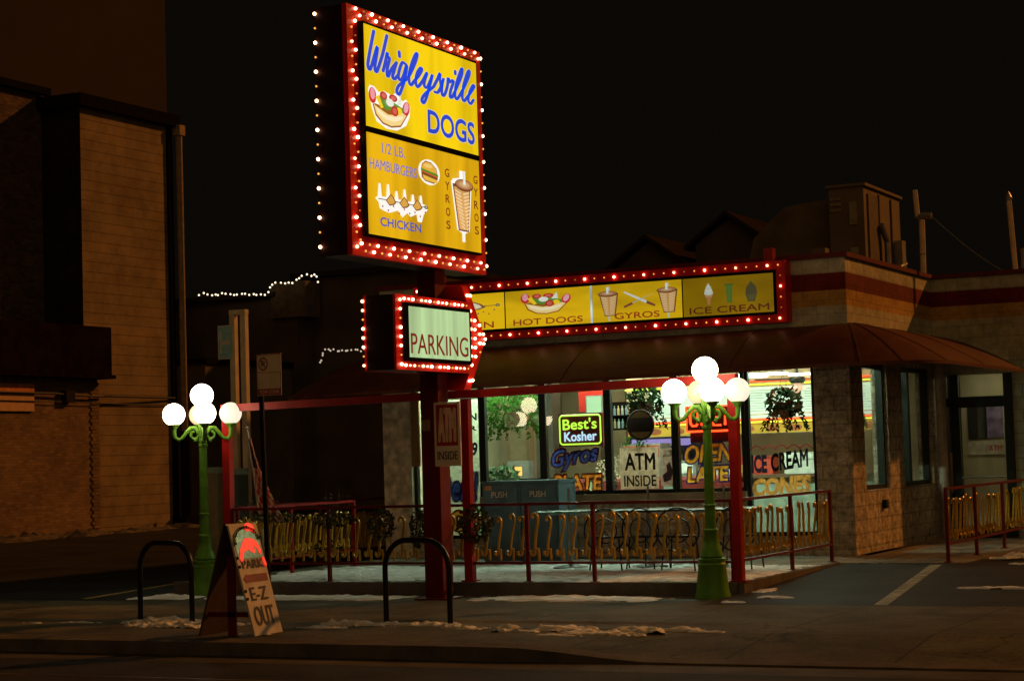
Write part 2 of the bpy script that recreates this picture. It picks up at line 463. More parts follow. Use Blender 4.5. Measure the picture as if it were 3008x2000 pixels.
# ================================================================== GROUND
g = MB(); g.face([(-300, -60, -.03), (300, -60, -.03), (300, 400, -.03), (-300, 400, -.03)])
structure(obj("ground", g, mat("ground_dirt", (0.03, 0.028, 0.025), .9, vary=.4, scale=.5)))
g = MB(); g.face([(-120, -30, 0), (120, -30, 0), (120, 15.55, 0), (-120, 15.55, 0)])
structure(obj("road", g, ASPHALT))
g = MB(); g.face([(-120, 15.554, .002), (120, 15.554, .002), (120, 16.1, .006), (-120, 16.1, .006)])
structure(obj("gutter", g, mat("gutter_concrete", (0.075, 0.068, 0.058), .8, vary=.4, scale=2, bump=.3)))
g = MB()
for a, b in ((-60, -12.2), (-12.1, 30)):
    g.face([(a, 14.31, .004), (b, 14.27, .004), (b, 14.34, .004), (a, 14.35, .004)])
structure(obj("road_seam_line", g, mat("seam_tar", (0.11, 0.098, 0.08), .5, vary=.6, scale=3)))

def drop(x):        # the kerb dips at the driveway on the right
    t = min(1, max(0, (x + 8.2) / 1.6)); return t * t * (3 - 2 * t)
g = MB(); xs = [-120, -40, -20] + [-16 + .4 * i for i in range(45)] + [10, 60, 120]
ys = [16.30, 16.9, 17.6, 18.5, 20.75]
def sz(x, y):
    k = max(0, (17.6 - y) / 1.3); return .15 - .11 * drop(x) * k
for i in range(len(xs) - 1):
    for j in range(len(ys) - 1):
        g.face([(xs[i], ys[j], sz(xs[i], ys[j])), (xs[i + 1], ys[j], sz(xs[i + 1], ys[j])), (xs[i + 1], ys[j + 1], sz(xs[i + 1], ys[j + 1])), (xs[i], ys[j + 1], sz(xs[i], ys[j + 1]))])
structure(obj("sidewalk", g, CONC))
g = MB()
for i in range(len(xs) - 1):
    za, zb = sz(xs[i], 16.3) + .004, sz(xs[i + 1], 16.3) + .004
    g.face([(xs[i], 16.1, za - .02), (xs[i + 1], 16.1, zb - .02), (xs[i + 1], 16.3, zb), (xs[i], 16.3, za)])
    g.face([(xs[i], 16.08, -.02), (xs[i + 1], 16.08, -.02), (xs[i + 1], 16.1, zb - .02), (xs[i], 16.1, za - .02)])
structure(obj("kerb", g, KERB))
# strip of pavement between the sidewalk and the patio, and the two lots
g = MB(); g.face([(-15.9, 20.754, .15), (-8.0, 20.754, .15), (-8.0, 21.94, .15), (-15.9, 21.94, .15)])
structure(obj("pavement_strip", g, CONC))
g = MB(); g.face([(-120, 20.754, .146), (-15.904, 20.754, .146), (-15.904, 22, .146), (-120, 22, .146)])
g.face([(-120, 22, .146), (-15.904, 22, .146), (-15.904, 28, .146), (-120, 28, .146)])
g.face([(-120, 28, .146), (-16.2, 28, .146), (-16.2, 120, .30), (-120, 120, .30)])
structure(obj("left_parking_lot", g, ASPHALT2))
g = MB(); g.face([(-7.996, 20.754, .146), (-6.2, 20.754, .146), (-6.2, 25.7, .295), (-7.996, 25.7, .295)])
g.face([(-6.2, 20.754, .146), (60, 20.754, .146), (60, 25.7, .17), (-6.2, 25.7, .295)])
g.face([(-6.2, 25.7, .295), (60, 25.7, .17), (60, 80, .2), (-6.2, 80, .2)])
structure(obj("right_parking_lot", g, ASPHALT2))
LINE = mat("worn_line_paint", (0.24, 0.25, 0.19), .7, vary=.55, scale=7)
g = MB()
def lot_z(y): return .146 + (y - 20.754) * (.149 / 4.946) + .004
g.obox((-6.02, 20.8, lot_z(20.8) - .003), (.15, 0, 0), (-.58, 4.7, .1415), (0, 0, .004))
structure(obj("lot_line", g, LINE))
g = MB(); g.face([(-16.95, 21.0, .151), (-16.83, 21.0, .151), (-17.58, 24.6, .151), (-17.7, 24.6, .151)])
structure(obj("lot_line_left", g, mat("yellow_line_paint", (0.34, 0.24, 0.06), .7, vary=.5, scale=7)))
# patio slab and the landing in front of the door
PATIO = brick_mat("patio_concrete", (0.20, 0.175, 0.13), (0.18, 0.16, 0.12), (0.08, 0.07, 0.05), 1.8, 1.8, .012, ground=True, offset=0.0, bump=.3, split=.25)
g = MB(); g.box(-15.9, -8.0, 21.94, 27.5, .0, .31)
structure(obj("patio", g, [PATIO]))
g = MB(); g.box(-16.05, -7.97, 21.92 - .06, 21.94, .0, .316); g.box(-8.0, -7.9, 21.94, 25.75, .0, .316)
structure(obj("patio_kerb", g, KERB))
g = MB(); g.box(-8.0, -6.2, 25.72, 32.3, .0, .306); g.box(-6.196, -6.0, 26.6, 33, .0, .30)
structure(obj("landing", g, PATIO))

# ------------------------------------------------------------------ snow
from mathutils import noise as NZ
def snow(mb, x0, x1, y0, y1, z, h, seed, step=.09, edge=.5, thr=.0):
    nx, ny = int((x1 - x0) / step) + 1, int((y1 - y0) / step) + 1
    def hh(x, y):
        a = (x - x0) / (x1 - x0) * 2 - 1; b = (y - y0) / (y1 - y0) * 2 - 1
        m = (1 - abs(a) ** 3) * (1 - abs(b) ** 2.5)
        n = NZ.noise((x * 1.2 + seed, y * 2.0, seed * 1.7)) * .7 + NZ.noise((x * 4.5 + seed, y * 7, seed)) * .55 + NZ.noise((x * 12, y * 17, seed)) * .38 + NZ.noise((x * 29, y * 37, seed)) * .22
        return m * .85 + n * edge - .36 - thr
    for i in range(nx):
        for j in range(ny):
            q = [(x0 + (i + a) * step, y0 + (j + b) * step) for a, b in ((0, 0), (1, 0), (1, 1), (0, 1))]
            v = [hh(*p) for p in q]
            if max(v) <= 0.0: continue
            mb.face([(p[0], p[1], z - .012 + .016 * (t > 0) + h * .75 * min(1, max(0, t) * 1.7) * (.7 + .9 * NZ.noise((p[0] * 9, p[1] * 13, seed)))) for p, t in zip(q, v)])
g = MB()
snow(g, -15.6, -12.4, 21.96, 25.3, .31, .035, 1.3, .05, .9, -.12); snow(g, -13.2, -9.6, 21.93, 25.6, .31, .04, 4.1, .05, .85, -.16); snow(g, -10.6, -7.95, 21.95, 25.2, .31, .035, 9.7, .05, .8, -.2)
stuff(obj("patio_snow", g, SNOW, smooth=True))
g = MB()
snow(g, -15.2, -12.2, 20.9, 21.86, .15, .035, 2.2, .06, .7, .05); snow(g, -11.4, -8.5, 21.0, 21.86, .15, .04, 6.4, .06, .5, .0); snow(g, -16.3, -15.1, 20.9, 21.7, .15, .05, 3.2, .05, .6, .1)
stuff(obj("kerb_snow", g, SNOW, smooth=True))
g = MB()
for i, (x, y, rx, ry, h) in enumerate([(-14.3, 17.75, .35, .1, .03), (-13.4, 17.9, .75, .2, .07), (-12.95, 17.5, .55, .22, .07), (-12.4, 17.75, .4, .13, .05),
        (-11.0, 17.55, .35, .16, .05), (-10.75, 17.9, .6, .18, .08), (-10.1, 17.95, .6, .15, .06), (-9.35, 17.65, .3, .14, .07), (-8.95, 17.75, .22, .1, .05),
        (-8.65, 17.4, .28, .1, .05), (-8.25, 17.62, .33, .16, .05), (-7.75, 17.35, .5, .16, .045), (-7.42, 17.55, .34, .14, .055), (-7.05, 17.7, .22, .1, .05),
        (-6.72, 17.6, .2, .06, .03), (-8.0, 17.1, .5, .08, .02), (-7.7, 21.0, .2, .06, .02), (-7.35, 21.5, .25, .05, .02), (-7.75, 22.3, .12, .25, .03), (-5.5, 26.8, .5, .6, .04), (-5.2, 25.6, .6, .2, .03), (-4.9, 22.6, .9, .08, .02), (-11.35, 16.75, .25, .12, .05), (-15.0, 17.6, .3, .07, .02)]):
    snow(g, x - rx, x + rx, y - ry, y + ry, .15 if y < 20 else lot_z(y), h, 11.3 + i * 3.1, .02, 1.05, .06)
stuff(obj("sidewalk_snow", g, SNOW, smooth=True))
g = MB()
for i in range(14):
    x = -32.9 + rnd.uniform(-.2, .5); y = 34 + i * .95
    snow(g, x - .5, x + .6, y - .6, y + .6, .16, .22, 50 + i * 2.3, .15, .8, .1)
stuff(obj("lot_snow", g, mat("dirty_snow", (0.14, 0.12, 0.10), .9, vary=.6, scale=4, bump=.6), smooth=True))

# ================================================================== LEFT BUILDINGS
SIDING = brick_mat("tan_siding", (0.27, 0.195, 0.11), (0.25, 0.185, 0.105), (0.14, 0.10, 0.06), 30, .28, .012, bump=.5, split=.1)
BRICKM = brick_mat("common_brick", (0.27, 0.17, 0.095), (0.16, 0.095, 0.055), (0.18, 0.13, 0.085), .22, .075, .012, bump=.5, split=.2)
BRICKD = brick_mat("dark_brick", (0.15, 0.09, 0.055), (0.06, 0.036, 0.025), (0.10, 0.075, 0.05), .22, .09, .012, bump=.6, split=.3)
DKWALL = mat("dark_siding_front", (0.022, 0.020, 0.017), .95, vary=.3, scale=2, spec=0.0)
t = thing("siding_building", "tall tan siding building with dark roof edge behind the left street lamp", "building", (-38, 44.5, 0))
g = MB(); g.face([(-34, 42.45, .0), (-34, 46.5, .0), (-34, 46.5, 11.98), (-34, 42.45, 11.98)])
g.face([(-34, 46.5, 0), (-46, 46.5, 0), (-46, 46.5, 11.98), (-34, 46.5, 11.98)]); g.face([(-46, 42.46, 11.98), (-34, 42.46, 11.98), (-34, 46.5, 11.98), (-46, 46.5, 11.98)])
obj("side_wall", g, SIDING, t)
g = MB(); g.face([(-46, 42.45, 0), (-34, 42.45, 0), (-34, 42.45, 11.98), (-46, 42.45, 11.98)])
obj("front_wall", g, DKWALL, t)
g = MB(); g.box(-33.98, -33.80, 42.25, 46.8, 11.80, 12.15); g.box(-46, -33.981, 42.2, 42.45, 11.80, 12.15)
obj("roof_trim", g, DARKTRIM, t)
g = MB(); g.box(-33.995, -33.9, 46.34, 46.52, 0, 11.8)
obj("corner_trim", g, DARKTRIM, t)
g = MB(); g.tube([(-33.8, 46.72, .3), (-33.8, 46.72, 11.75)], .10, 10); g.box(-33.93, -33.67, 46.59, 46.86, 11.55, 11.85)
obj("downspout", g, mat("downspout_brown", (0.28, 0.2, 0.13), .5), t)
g = MB(); g.tube([(-33.8, 46.74, .0), (-33.8, 46.74, 2.9)], .16, 10); g.box(-34.2, -33.5, 46.3, 46.9, .1, .45)
obj("downspout_boot", g, DARKTRIM, t)
t = thing("brick_building", "brown brick building with dark overhanging balcony at the left edge", "building", (-36, 37, 0))
g = MB(); g.face([(-35.3, 20, 4.2), (-35.3, 42.40, 4.2), (-35.3, 42.40, 12.3), (-35.3, 20, 12.3)]); g.face([(-48, 20, 12.3), (-35.3, 20, 12.3), (-35.3, 42.4, 12.3), (-48, 42.4, 12.3)])
obj("upper_wall", g, BRICKD, t)
g = MB(); g.box(-40, -33.55, 20, 42.43, 0, 4.30)
obj("lower_wall", g, BRICKM, t)
g = MB()
for k in range(40): g.box(-33.56, -33.515, 42.15 - (.07 if k % 2 else 0), 42.44 , .3 + k * .098, .3 + k * .098 + .088)
obj("quoin_bricks", g, BRICKM, t)
g = MB(); g.box(-35.31, -35.1, 20, 42.6, 12.25, 12.45)
obj("roof_trim", g, DARKTRIM, t)
g = MB(); g.box(-35.29, -33.2, 30, 42.62, 4.34, 5.7); g.box(-35.29, -33.12, 30, 42.70, 4.305, 4.40)
obj("balcony", g, mat("balcony_brown", (0.014, 0.008, 0.006), .95, vary=.4, scale=3, spec=0.0), t)
g = MB(); g.box(-33.55, -33.47, 37, 39.75, 3.42, 4.12)
o = obj("wall_panel", g, mat("tan_panel", (0.60, 0.36, 0.2), .6, vary=.1), t)
g = MB(); g.box(-33.469, -33.455, 37, 39.74, 3.86, 4.10)
obj("panel_stripe", g, mat("orange_panel", (0.62, 0.22, 0.08), .6), o)
g = MB(); g.tube([(-33.42, 36, 3.90), (-33.42, 40.5, 3.88), (-33.42, 41.7, 3.84), (-33.42, 42.5, 3.83), (-33.7, 43.2, 3.86), (-33.92, 46.5, 3.86)], .03, 6); g.tube([(-33.44, 36, 3.70), (-33.44, 42.4, 3.66), (-33.93, 43, 3.66), (-33.93, 46.4, 3.67)], .014, 6); g.box(-33.54, -33.36, 40.9, 41.25, 3.66, 3.98)
obj("wall_cable", g, BLACK, t)
t = thing("tall_building", "dim brown windowless high building rising behind the siding building", "building", (-50, 50, 0))
g = MB(); g.box(-70, -42.5, 40, 58.05, 0, 40)
obj("wall", g, mat("tall_brown_wall", (0.032, 0.023, 0.017), .95, vary=.15, scale=.6), t)
t = thing("garage", "dim tan flat roofed garage beyond the left lamp", "garage", (-39.3, 55, 0))
g = MB(); g.box(-42, -38.9, 55, 62, 0.1, 5.35)
obj("wall", g, mat("garage_wall", (0.12, 0.095, 0.065), .85, vary=.2, scale=1), t)
g = MB(); g.box(-42.1, -38.8, 54.9, 62.1, 5.351, 5.55)
obj("roof", g, DARKTRIM, t)
t = thing("pipe_bollard", "small orange pipe bollard by the foot of the siding building", "bollard", (-33.0, 46.9, .15))
g = MB(); g.tube([(-33.0, 46.9, .15), (-33.0, 46.9, 1.15)], .05, 8); g.ball((-33.0, 46.9, 1.15), .05, 8, 6)
obj("post", g, mat("orange_pipe", (0.5, 0.24, 0.06), .5), t)

# houses far behind, with strings of small white lights
HOUSE = mat("dark_house_wall", (0.085, 0.068, 0.048), 1.0, vary=.25, scale=.8, spec=0.0)
ROOF = mat("dark_shingle", (0.030, 0.022, 0.015), 1.0, vary=.3, scale=2, spec=0.0)
def house(name, label, x0, x1, y0, y1, eave, ridge):
    t = thing(name, label, "house", ((x0 + x1) / 2, (y0 + y1) / 2, 0))
    ym = (y0 + y1) / 2; xm = (x0 + x1) / 2
    g = MB(); g.box(x0, x1, y0, y1, 0, eave); g.face([(x0, y0, eave), (x1, y0, eave), (xm, y0, ridge - .1)])
    obj("wall", g, HOUSE, t)
    g = MB()
    g.obox((x0 - .3, y0 - .4, eave - .2), (xm - x0 + .3, 0, ridge - eave + .2), (0, y1 - y0 + .8, 0), (0, 0, .15))
    g.obox((x1 + .3, y0 - .4, eave - .2), (xm - x1 - .3, 0, ridge - eave + .2), (0, y1 - y0 + .8, 0), (0, 0, .15))
    obj("roof", g, ROOF, t)
    for wx in (x0 + (x1 - x0) * .25, x0 + (x1 - x0) * .65):
        g = MB(); g.box(wx, wx + .9, y0 - .03, y0 - .004, eave - 2.2, eave - .8)
        obj("window", g, mat("unlit_window", (0.01, 0.01, 0.012), .15), t)
    return t
t = thing("flat_roofed_house", "dark flat roofed house with white lights along its eave", "house", (-41, 63, 0))
g = MB(); g.box(-46, -38.6, 60.4, 70, 0, 8.0); g.box(-38.59, -34, 61.5, 70, 0, 8.7)
obj("wall", g, HOUSE, t)
g = MB(); g.box(-46.2, -39.4, 60.1, 70, 8.005, 8.16); g.box(-39.39, -33.8, 61.2, 70, 8.705, 8.9)
obj("roof", g, ROOF, t)
g = MB(); g.box(-39.6, -38.1, 60.2, 61.2, 7.2, 8.5)
obj("porch", g, mat("porch_wood", (0.12, 0.09, 0.06), .8, vary=.3, scale=4), t)
house("gabled_house", "dark gabled house behind the big sign pole", -37.5, -31.0, 62, 72, 6.4, 8.2)
house("gabled_house", "dim gabled house with low roof rising above the menu sign", -28.7, -25.2, 66, 76, 8.4, 9.65)
house("gabled_house", "dim steep gabled house left of the rooftop air unit", -25.15, -22.5, 66, 76, 9.3, 10.25)
TINY = emit("tiny_light", (1.0, .80, .55), 2.0)
tm = MB(); tm.ball((0, 0, 0), .036, 8, 6)
def light_string(label, pts, n, y, jit, em=None):
    t = thing("light_string", label, "string lights", (pts[0][0], y, pts[0][1]), "white light strings on the far houses")
    path = [Vector((p[0], y, p[1])) for p in pts]
    L = [0]
    for i in range(len(path) - 1): L.append(L[-1] + (path[i + 1] - path[i]).length)
    g = MB(); g.tube(path, .008, 5); obj("wire", g, BLACK, t)
    first = None
    for k in range(n):
        d = L[-1] * k / (n - 1)
        i = max(j for j in range(len(L) - 1) if L[j] <= d + 1e-9)
        p = path[i].lerp(path[i + 1], (d - L[i]) / max(1e-6, L[i + 1] - L[i])) + Vector((rnd.uniform(-.05, .05), -.05, rnd.uniform(-jit, jit)))
        if first is None:
            first = obj("bulb", tm, em or TINY, t, smooth=True); o = first
        else:
            o = first.copy(); COL.objects.link(o)
        o.location = p
light_string("long zigzag of white lights along the far flat roofed house", [(-42.5, 8.25), (-40.6, 8.15), (-39.7, 8.02), (-39.35, 8.3), (-39.2, 8.45), (-38.4, 8.4), (-37.95, 8.62), (-37.35, 8.62), (-37.3, 8.4)], 34, 59.9, .05)
light_string("low faint row of white lights left of the parking sign", [(-37.9, 5.5), (-37.75, 5.95), (-35.4, 5.85), (-34.6, 5.8)], 30, 60.9, .05, emit("tiny_light_faint", (1.0, .8, .6), .55))

# ================================================================== THE DINER
BX0, BX1, FY = -15.93, -8.15, 27.4
SPLIT = brick_mat("split_block", (0.70, 0.58, 0.42), (0.62, 0.51, 0.36), (0.46, 0.38, 0.27), .40, .20, .012, bump=1.0, split=6.0)
ROCK = mat('rock_face_block', (0.68, 0.55, 0.40), .9, vary=.45, scale=7, bump=1.0, bscale=11)
STRIPES = brick_mat("striped_parapet", (1.0, 1.0, 1.0), (.88, .88, .88), (.72, .72, .72), .40, .20, .008, bump=.5, split=.8,
                    bands=[(3.0, (0.50, 0.47, 0.32)), (3.91, (0.50, 0.29, 0.07)), (4.14, (0.17, 0.020, 0.014)), (4.39, (0.50, 0.47, 0.33)), (4.612, (0.14, 0.016, 0.014))])
diner = thing("diner_building", "low block diner with striped parapet, big windows and maroon awning", "restaurant", (-12, 30, 0))
g = MB()
g.box(BX0, -15.4, FY, FY + .3, .31, 3.60)
obj("pillar", g, ROCK, diner)
g = MB(); g.box(-8.69, BX1, FY, FY + .3, .31, 3.60)
obj("pillar", g, SPLIT, diner)
g = MB()
g.box(-14.16, -9.78, FY + .02, FY + .28, .31, 1.12); g.box(-15.4, -14.161, FY + .02, FY + .28, .31, .60); g.box(-9.779, -8.69, FY + .02, FY + .28, .31, .60)
g.box(-15.4, -8.69, FY + .02, FY + .28, 3.12, 3.60)
obj("front_wall", g, SPLIT, diner)
g = MB(); g.box(-14.17, -9.77, FY - .06, FY + .25, 1.122, 1.26)
obj("window_ledge", g, mat("ledge_stone", (0.34, 0.27, 0.18), .8, vary=.25, scale=5, bump=.3), diner)
g = MB()
# right-hand side wall round its two windows
X = BX1
def sidepiece(y0, y1, z0, z1): g.box(X - .25, X, y0, y1, z0, z1)
sidepiece(27.701, 28.05, .31, 3.6); sidepiece(28.051, 29.35, .31, 1.22); sidepiece(28.051, 29.35, 3.1, 3.6); sidepiece(29.351, 30.2, .31, 3.6)
sidepiece(30.201, 32.0, .31, 1.22); sidepiece(30.201, 32.0, 3.1, 3.6); sidepiece(32.001, 32.299, .31, 3.6)
obj("side_wall", g, SPLIT, diner)
g = MB()
g.box(BX0, BX1, FY, FY + .3, 3.61, 4.61); g.box(BX1 - .3, BX1, FY + .301, 32.3, 3.61, 4.61); g.box(BX1 + .001, -6.45, 32.3, 32.6, 3.2, 4.61); g.box(-6.75, -6.45, 32.601, 40, .31, 4.61); g.box(BX0, BX0 + .3, FY + .301, 40, .31, 4.61)
obj("parapet", g, STRIPES, diner)
g = MB()
g.box(BX0 - .05, BX1 + .05, FY - .05, FY + .34, 4.612, 4.68); g.box(BX1 - .34, BX1 + .05, FY + .341, 32.25, 4.612, 4.68); g.box(BX1 - .1, -6.42, 32.251, 32.64, 4.612, 4.68); g.box(BX0 - .05, BX0 + .34, FY + .341, 40, 4.612, 4.68)
obj("parapet_cap", g, mat("cap_maroon", (0.13, 0.014, 0.012), .5), diner)
g = MB(); g.box(BX0 + .31, BX1 - .31, FY + .31, 40, 3.62, 4.2); g.box(BX1 - .3, -6.76, 32.7, 40, 3.62, 4.2)
obj("roof", g, mat("roof_felt", (0.04, 0.038, 0.035), .9), diner)
# rear wing wall with the doorway
GREENLITW = brick_mat("green_lit_block", (0.40, 0.43, 0.33), (0.36, 0.39, 0.30), (0.22, 0.24, 0.18), .40, .20, .008, bump=.3, split=.4)  # greenish light falling on this wall is mixed into the block colour
g = MB(); g.box(-6.88, -6.45, 32.32, 32.55, .31, 3.19); g.box(-8.14, -6.881, 32.32, 32.55, 3.0, 3.19)
obj("wing_wall", g, GREENLITW, diner)
g = MB(); g.tube([(-8.02, 32.12, .31), (-8.02, 32.12, 3.3)], .085, 14)
obj("column", g, mat("pinkish_column", (0.42, 0.33, 0.26), .5), diner, smooth=True)
g = MB()
for a, b in ((-8.0, -7.96), (-7.90, -7.76), (-7.02, -6.885)): g.box(a, b, 32.26, 32.36, .31, 2.99)
g.box(-7.955, -7.905, 32.26, 32.36, 2.47, 2.62); g.box(-7.755, -7.025, 32.26, 32.36, 2.45, 2.63); g.box(-7.755, -7.025, 32.26, 32.36, .31, .50)
dr = obj("door", g, FRAMEM, diner)
g = MB(); g.face([(-7.955, 32.31, .31), (-7.02, 32.31, .31), (-7.02, 32.31, 2.99), (-7.955, 32.31, 2.99)])
obj("pane", g, GLASS, dr)
g = MB(); g.tube([(-7.74, 32.22, 1.30), (-7.04, 32.22, 1.30)], .014, 8); g.tube([(-7.72, 32.22, 1.30), (-7.72, 32.27, 1.30)], .012, 6); g.tube([(-7.06, 32.22, 1.30), (-7.06, 32.27, 1.30)], .012, 6)
obj("handle", g, mat("bright_bar", (0.5, 0.5, 0.45), .3, metal=.8), dr)
# room shell
g = MB(); g.box(-15.6, -8.42, 33.6, 33.8, .31, 3.5); g.box(-15.62, -15.601, 27.7, 33.6, .31, 3.5)
obj("room_wall", g, CREAMW, diner)
g = MB(); g.face([(-8.41, 27.7, .312), (-15.6, 27.7, .312), (-15.6, 33.6, .312), (-8.41, 33.6, .312)])
obj("room_floor", g, mat("brown_tile", (0.16, 0.10, 0.06), .4, vary=.3, scale=6), diner)
g = MB(); g.box(-15.6, -8.41, 27.7, 33.6, 3.26, 3.4)
obj("ceiling", g, mat("ceiling_tile", (0.32, 0.31, 0.26), .8, vary=.08), diner)
TUBE = emit("fluorescent_tube", (.72, 1.0, .76), 74.0)
TUBE2 = emit("ceiling_panel", (1.0, .93, .60), 15.0)
for (x, y, l, tm_) in ((-9.3, 28.15, 1.1, TUBE), (-10.6, 28.15, 1.1, TUBE), (-11.9, 28.15, 1.1, TUBE), (-13.2, 28.15, 1.1, TUBE), (-14.6, 28.15, 1.1, TUBE), (-9.5, 29.9, 1.2, TUBE2), (-11.4, 29.4, 1.3, TUBE2), (-13.4, 30.4, 1.3, TUBE2), (-13.6, 32.3, 1.2, TUBE2), (-15.0, 31.4, .8, TUBE2), (-10.2, 31.9, 1.3, TUBE2)):
    g = MB(); g.box(x - l / 2, x + l / 2, y - .09, y + .09, 3.20, 3.25)
    obj("ceiling_light", g, tm_, diner)
HUNG = emit("hung_tube", (.84, 1.0, .95), 5.0)
for (x, y, l) in ((-9.15, 29.2, 1.0), (-10.6, 29.3, 1.1), (-9.9, 28.5, .9)):
    g = MB(); g.box(x - l / 2, x + l / 2, y - .05, y + .05, 2.995, 3.03); o = obj("strip_light", g, HUNG, diner)
    g = MB(); g.tube([(x - l * .4, y, 3.03), (x - l * .4, y, 3.26)], .006, 5); g.tube([(x + l * .4, y, 3.03), (x + l * .4, y, 3.26)], .006, 5); obj("hanger", g, BLACK, o)
VEST = emit("vestibule_light", (1.0, .92, .6), 9.0)
g = MB(); g.box(-8.14, -6.76, 34.0, 34.1, .3, 3.2)
obj("vestibule_wall", g, CREAMW, diner)
g = MB(); g.box(-7.6, -6.9, 33.1, 33.3, 3.10, 3.15)
obj("vestibule_lamp", g, VEST, diner)

g = MB(); g.box(BX1 + .001, BX1 + .06, 28.85, 28.98, .93, 1.06)
obj('wall_outlet', g, BLACK, diner)
# windows: frame, panes, painted lettering
WF = FRONT(FY + .055)
INK = {k: thin("window_paint_" + k, c, .68) for k, c in dict(blue=(0.06, 0.09, 0.42), orange=(0.95, 0.28, 0.035), gold=(0.98, 0.44, 0.05), dark=(0.022, 0.016, 0.03), red=(0.26, 0.03, 0.02), white=(0.6, 0.6, 0.55), tan=(0.80, 0.38, 0.09)).items()}
def win(x0, x1, z0, z1, fw=.055, k=0.0):
    g = MB(); y0, y1 = FY + .05, FY + .14
    g.box(x0, x0 + fw, y0, y1, z0, z1); g.box(x1 - fw, x1, y0, y1, z0, z1); g.box(x0 + fw, x1 - fw, y0, y1, z0, z0 + fw); g.box(x0 + fw, x1 - fw, y0, y1, z1 - fw, z1)
    w = obj("window", g, FRAMEM, diner)
    ya, yb = FY + .1 - k * (x1 - x0) / 2, FY + .1 + k * (x1 - x0) / 2
    g = MB(); g.face([(x0 + fw, ya, z0 + fw), (x1 - fw, yb, z0 + fw), (x1 - fw, yb, z1 - fw), (x0 + fw, ya, z1 - fw)])
    obj("pane", g, GLASS, w)
    return w
WINS = [win(-15.4, -14.162, .602, 3.118), win(-14.158, -13.102, 1.262, 3.118, k=.05), win(-13.098, -12.002, 1.262, 3.118, k=.05), win(-11.998, -10.902, 1.262, 3.118), win(-10.898, -9.785, 1.262, 3.118), win(-9.775, -8.692, .602, 3.118)]
def painted(s, u0, u1, v0, v1, fill, edge, w, bold=.03, shear=0, tilt=0, grow=.03, ebold=.09):
    off = 0.0 if 'M' in s else bold
    text(s, WF, u0, u1, v0, v1, INK[fill], w, "painted_lettering", 0, shear, .009, tilt, off)
    if edge: text(s, WF, u0 - grow * .6, u1 + grow * .6, v0 - grow * .6, v1 + grow * .6, INK[edge], w, "painted_lettering", 0, shear, .005, tilt, off, .038)
    elif off == 0: text(s, WF, u0, u1, v0, v1, INK[fill], w, "painted_lettering", 0, shear, .012, tilt, off, .035)
painted("Gyros", -12.96, -12.16, 1.60, 1.95, "blue", "red", WINS[2], .05, .25, .12, .03, .09)
painted("PLATE", -12.93, -12.12, 1.33, 1.57, "orange", "red", WINS[2], .05, .1)
painted("OPEN", -10.75, -9.98, 1.68, 1.96, "gold", "blue", WINS[4], .05, .2, .05, .035, .10)
painted("LATE", -10.72, -10.06, 1.40, 1.63, "gold", "blue", WINS[4], .05, .1, .03, .035, .10)
painted("ICE", -9.70, -9.46, 1.52, 1.79, "dark", None, WINS[5], .05, 0, .0)
painted("CREAM", -9.40, -8.83, 1.53, 1.80, "dark", None, WINS[5], .05, .0, .12)
painted("CONES", -9.70, -8.80, 1.16, 1.44, "tan", None, WINS[5], .06, .15, .05)
g_ = [[(-9.71 + .19 * k + .19 * i / 6, 1.865 + .055 * math.sin(math.pi * i / 6)) for i in range(7)] for k in range(5)]
ribbons(g_, WF, lambda a: a, lambda b: b, .016, INK["red"], WINS[5], "painted_scallops", .008)
# painted bits on the tall left pane, part of the same window
painted("99", -14.44, -14.24, 1.90, 2.12, "dark", None, WINS[0], .04, .1)
painted("CHICKEN", -15.05, -14.24, 2.46, 2.58, "dark", None, WINS[0], .04)
painted("DINNER", -15.05, -14.24, 2.30, 2.38, "dark", None, WINS[0], .04)
painted("Deal!", -15.0, -14.24, 1.18, 1.66, "blue", "white", WINS[0], .05, .2)
painted("50c", -15.0, -14.26, .72, 1.05, "gold", "red", WINS[0], .05)
# side windows
def side_win(y0, y1, z0, z1, mull=()):
    g = MB(); fw = .07; xx0, xx1 = BX1 - .17, BX1 - .06
    g.box(xx0, xx1, y0, y0 + fw, z0, z1); g.box(xx0, xx1, y1 - fw, y1, z0, z1); g.box(xx0, xx1, y0 + fw, y1 - fw, z0, z0 + fw); g.box(xx0, xx1, y0 + fw, y1 - fw, z1 - fw, z1)
    for m in mull: g.box(xx0, xx1, m - .06, m + .06, z0 + fw, z1 - fw)
    w = obj("window", g, FRAMEM, diner)
    g = MB(); g.face([(BX1 - .11, y0 + fw, z0 + fw), (BX1 - .11, y1 - fw, z0 + fw), (BX1 - .11, y1 - fw, z1 - fw), (BX1 - .11, y0 + fw, z1 - fw)])
    obj("pane", g, GLASS, w)
side_win(28.052, 29.348, 1.222, 3.098); side_win(30.202, 31.998, 1.222, 3.098, (30.8,))

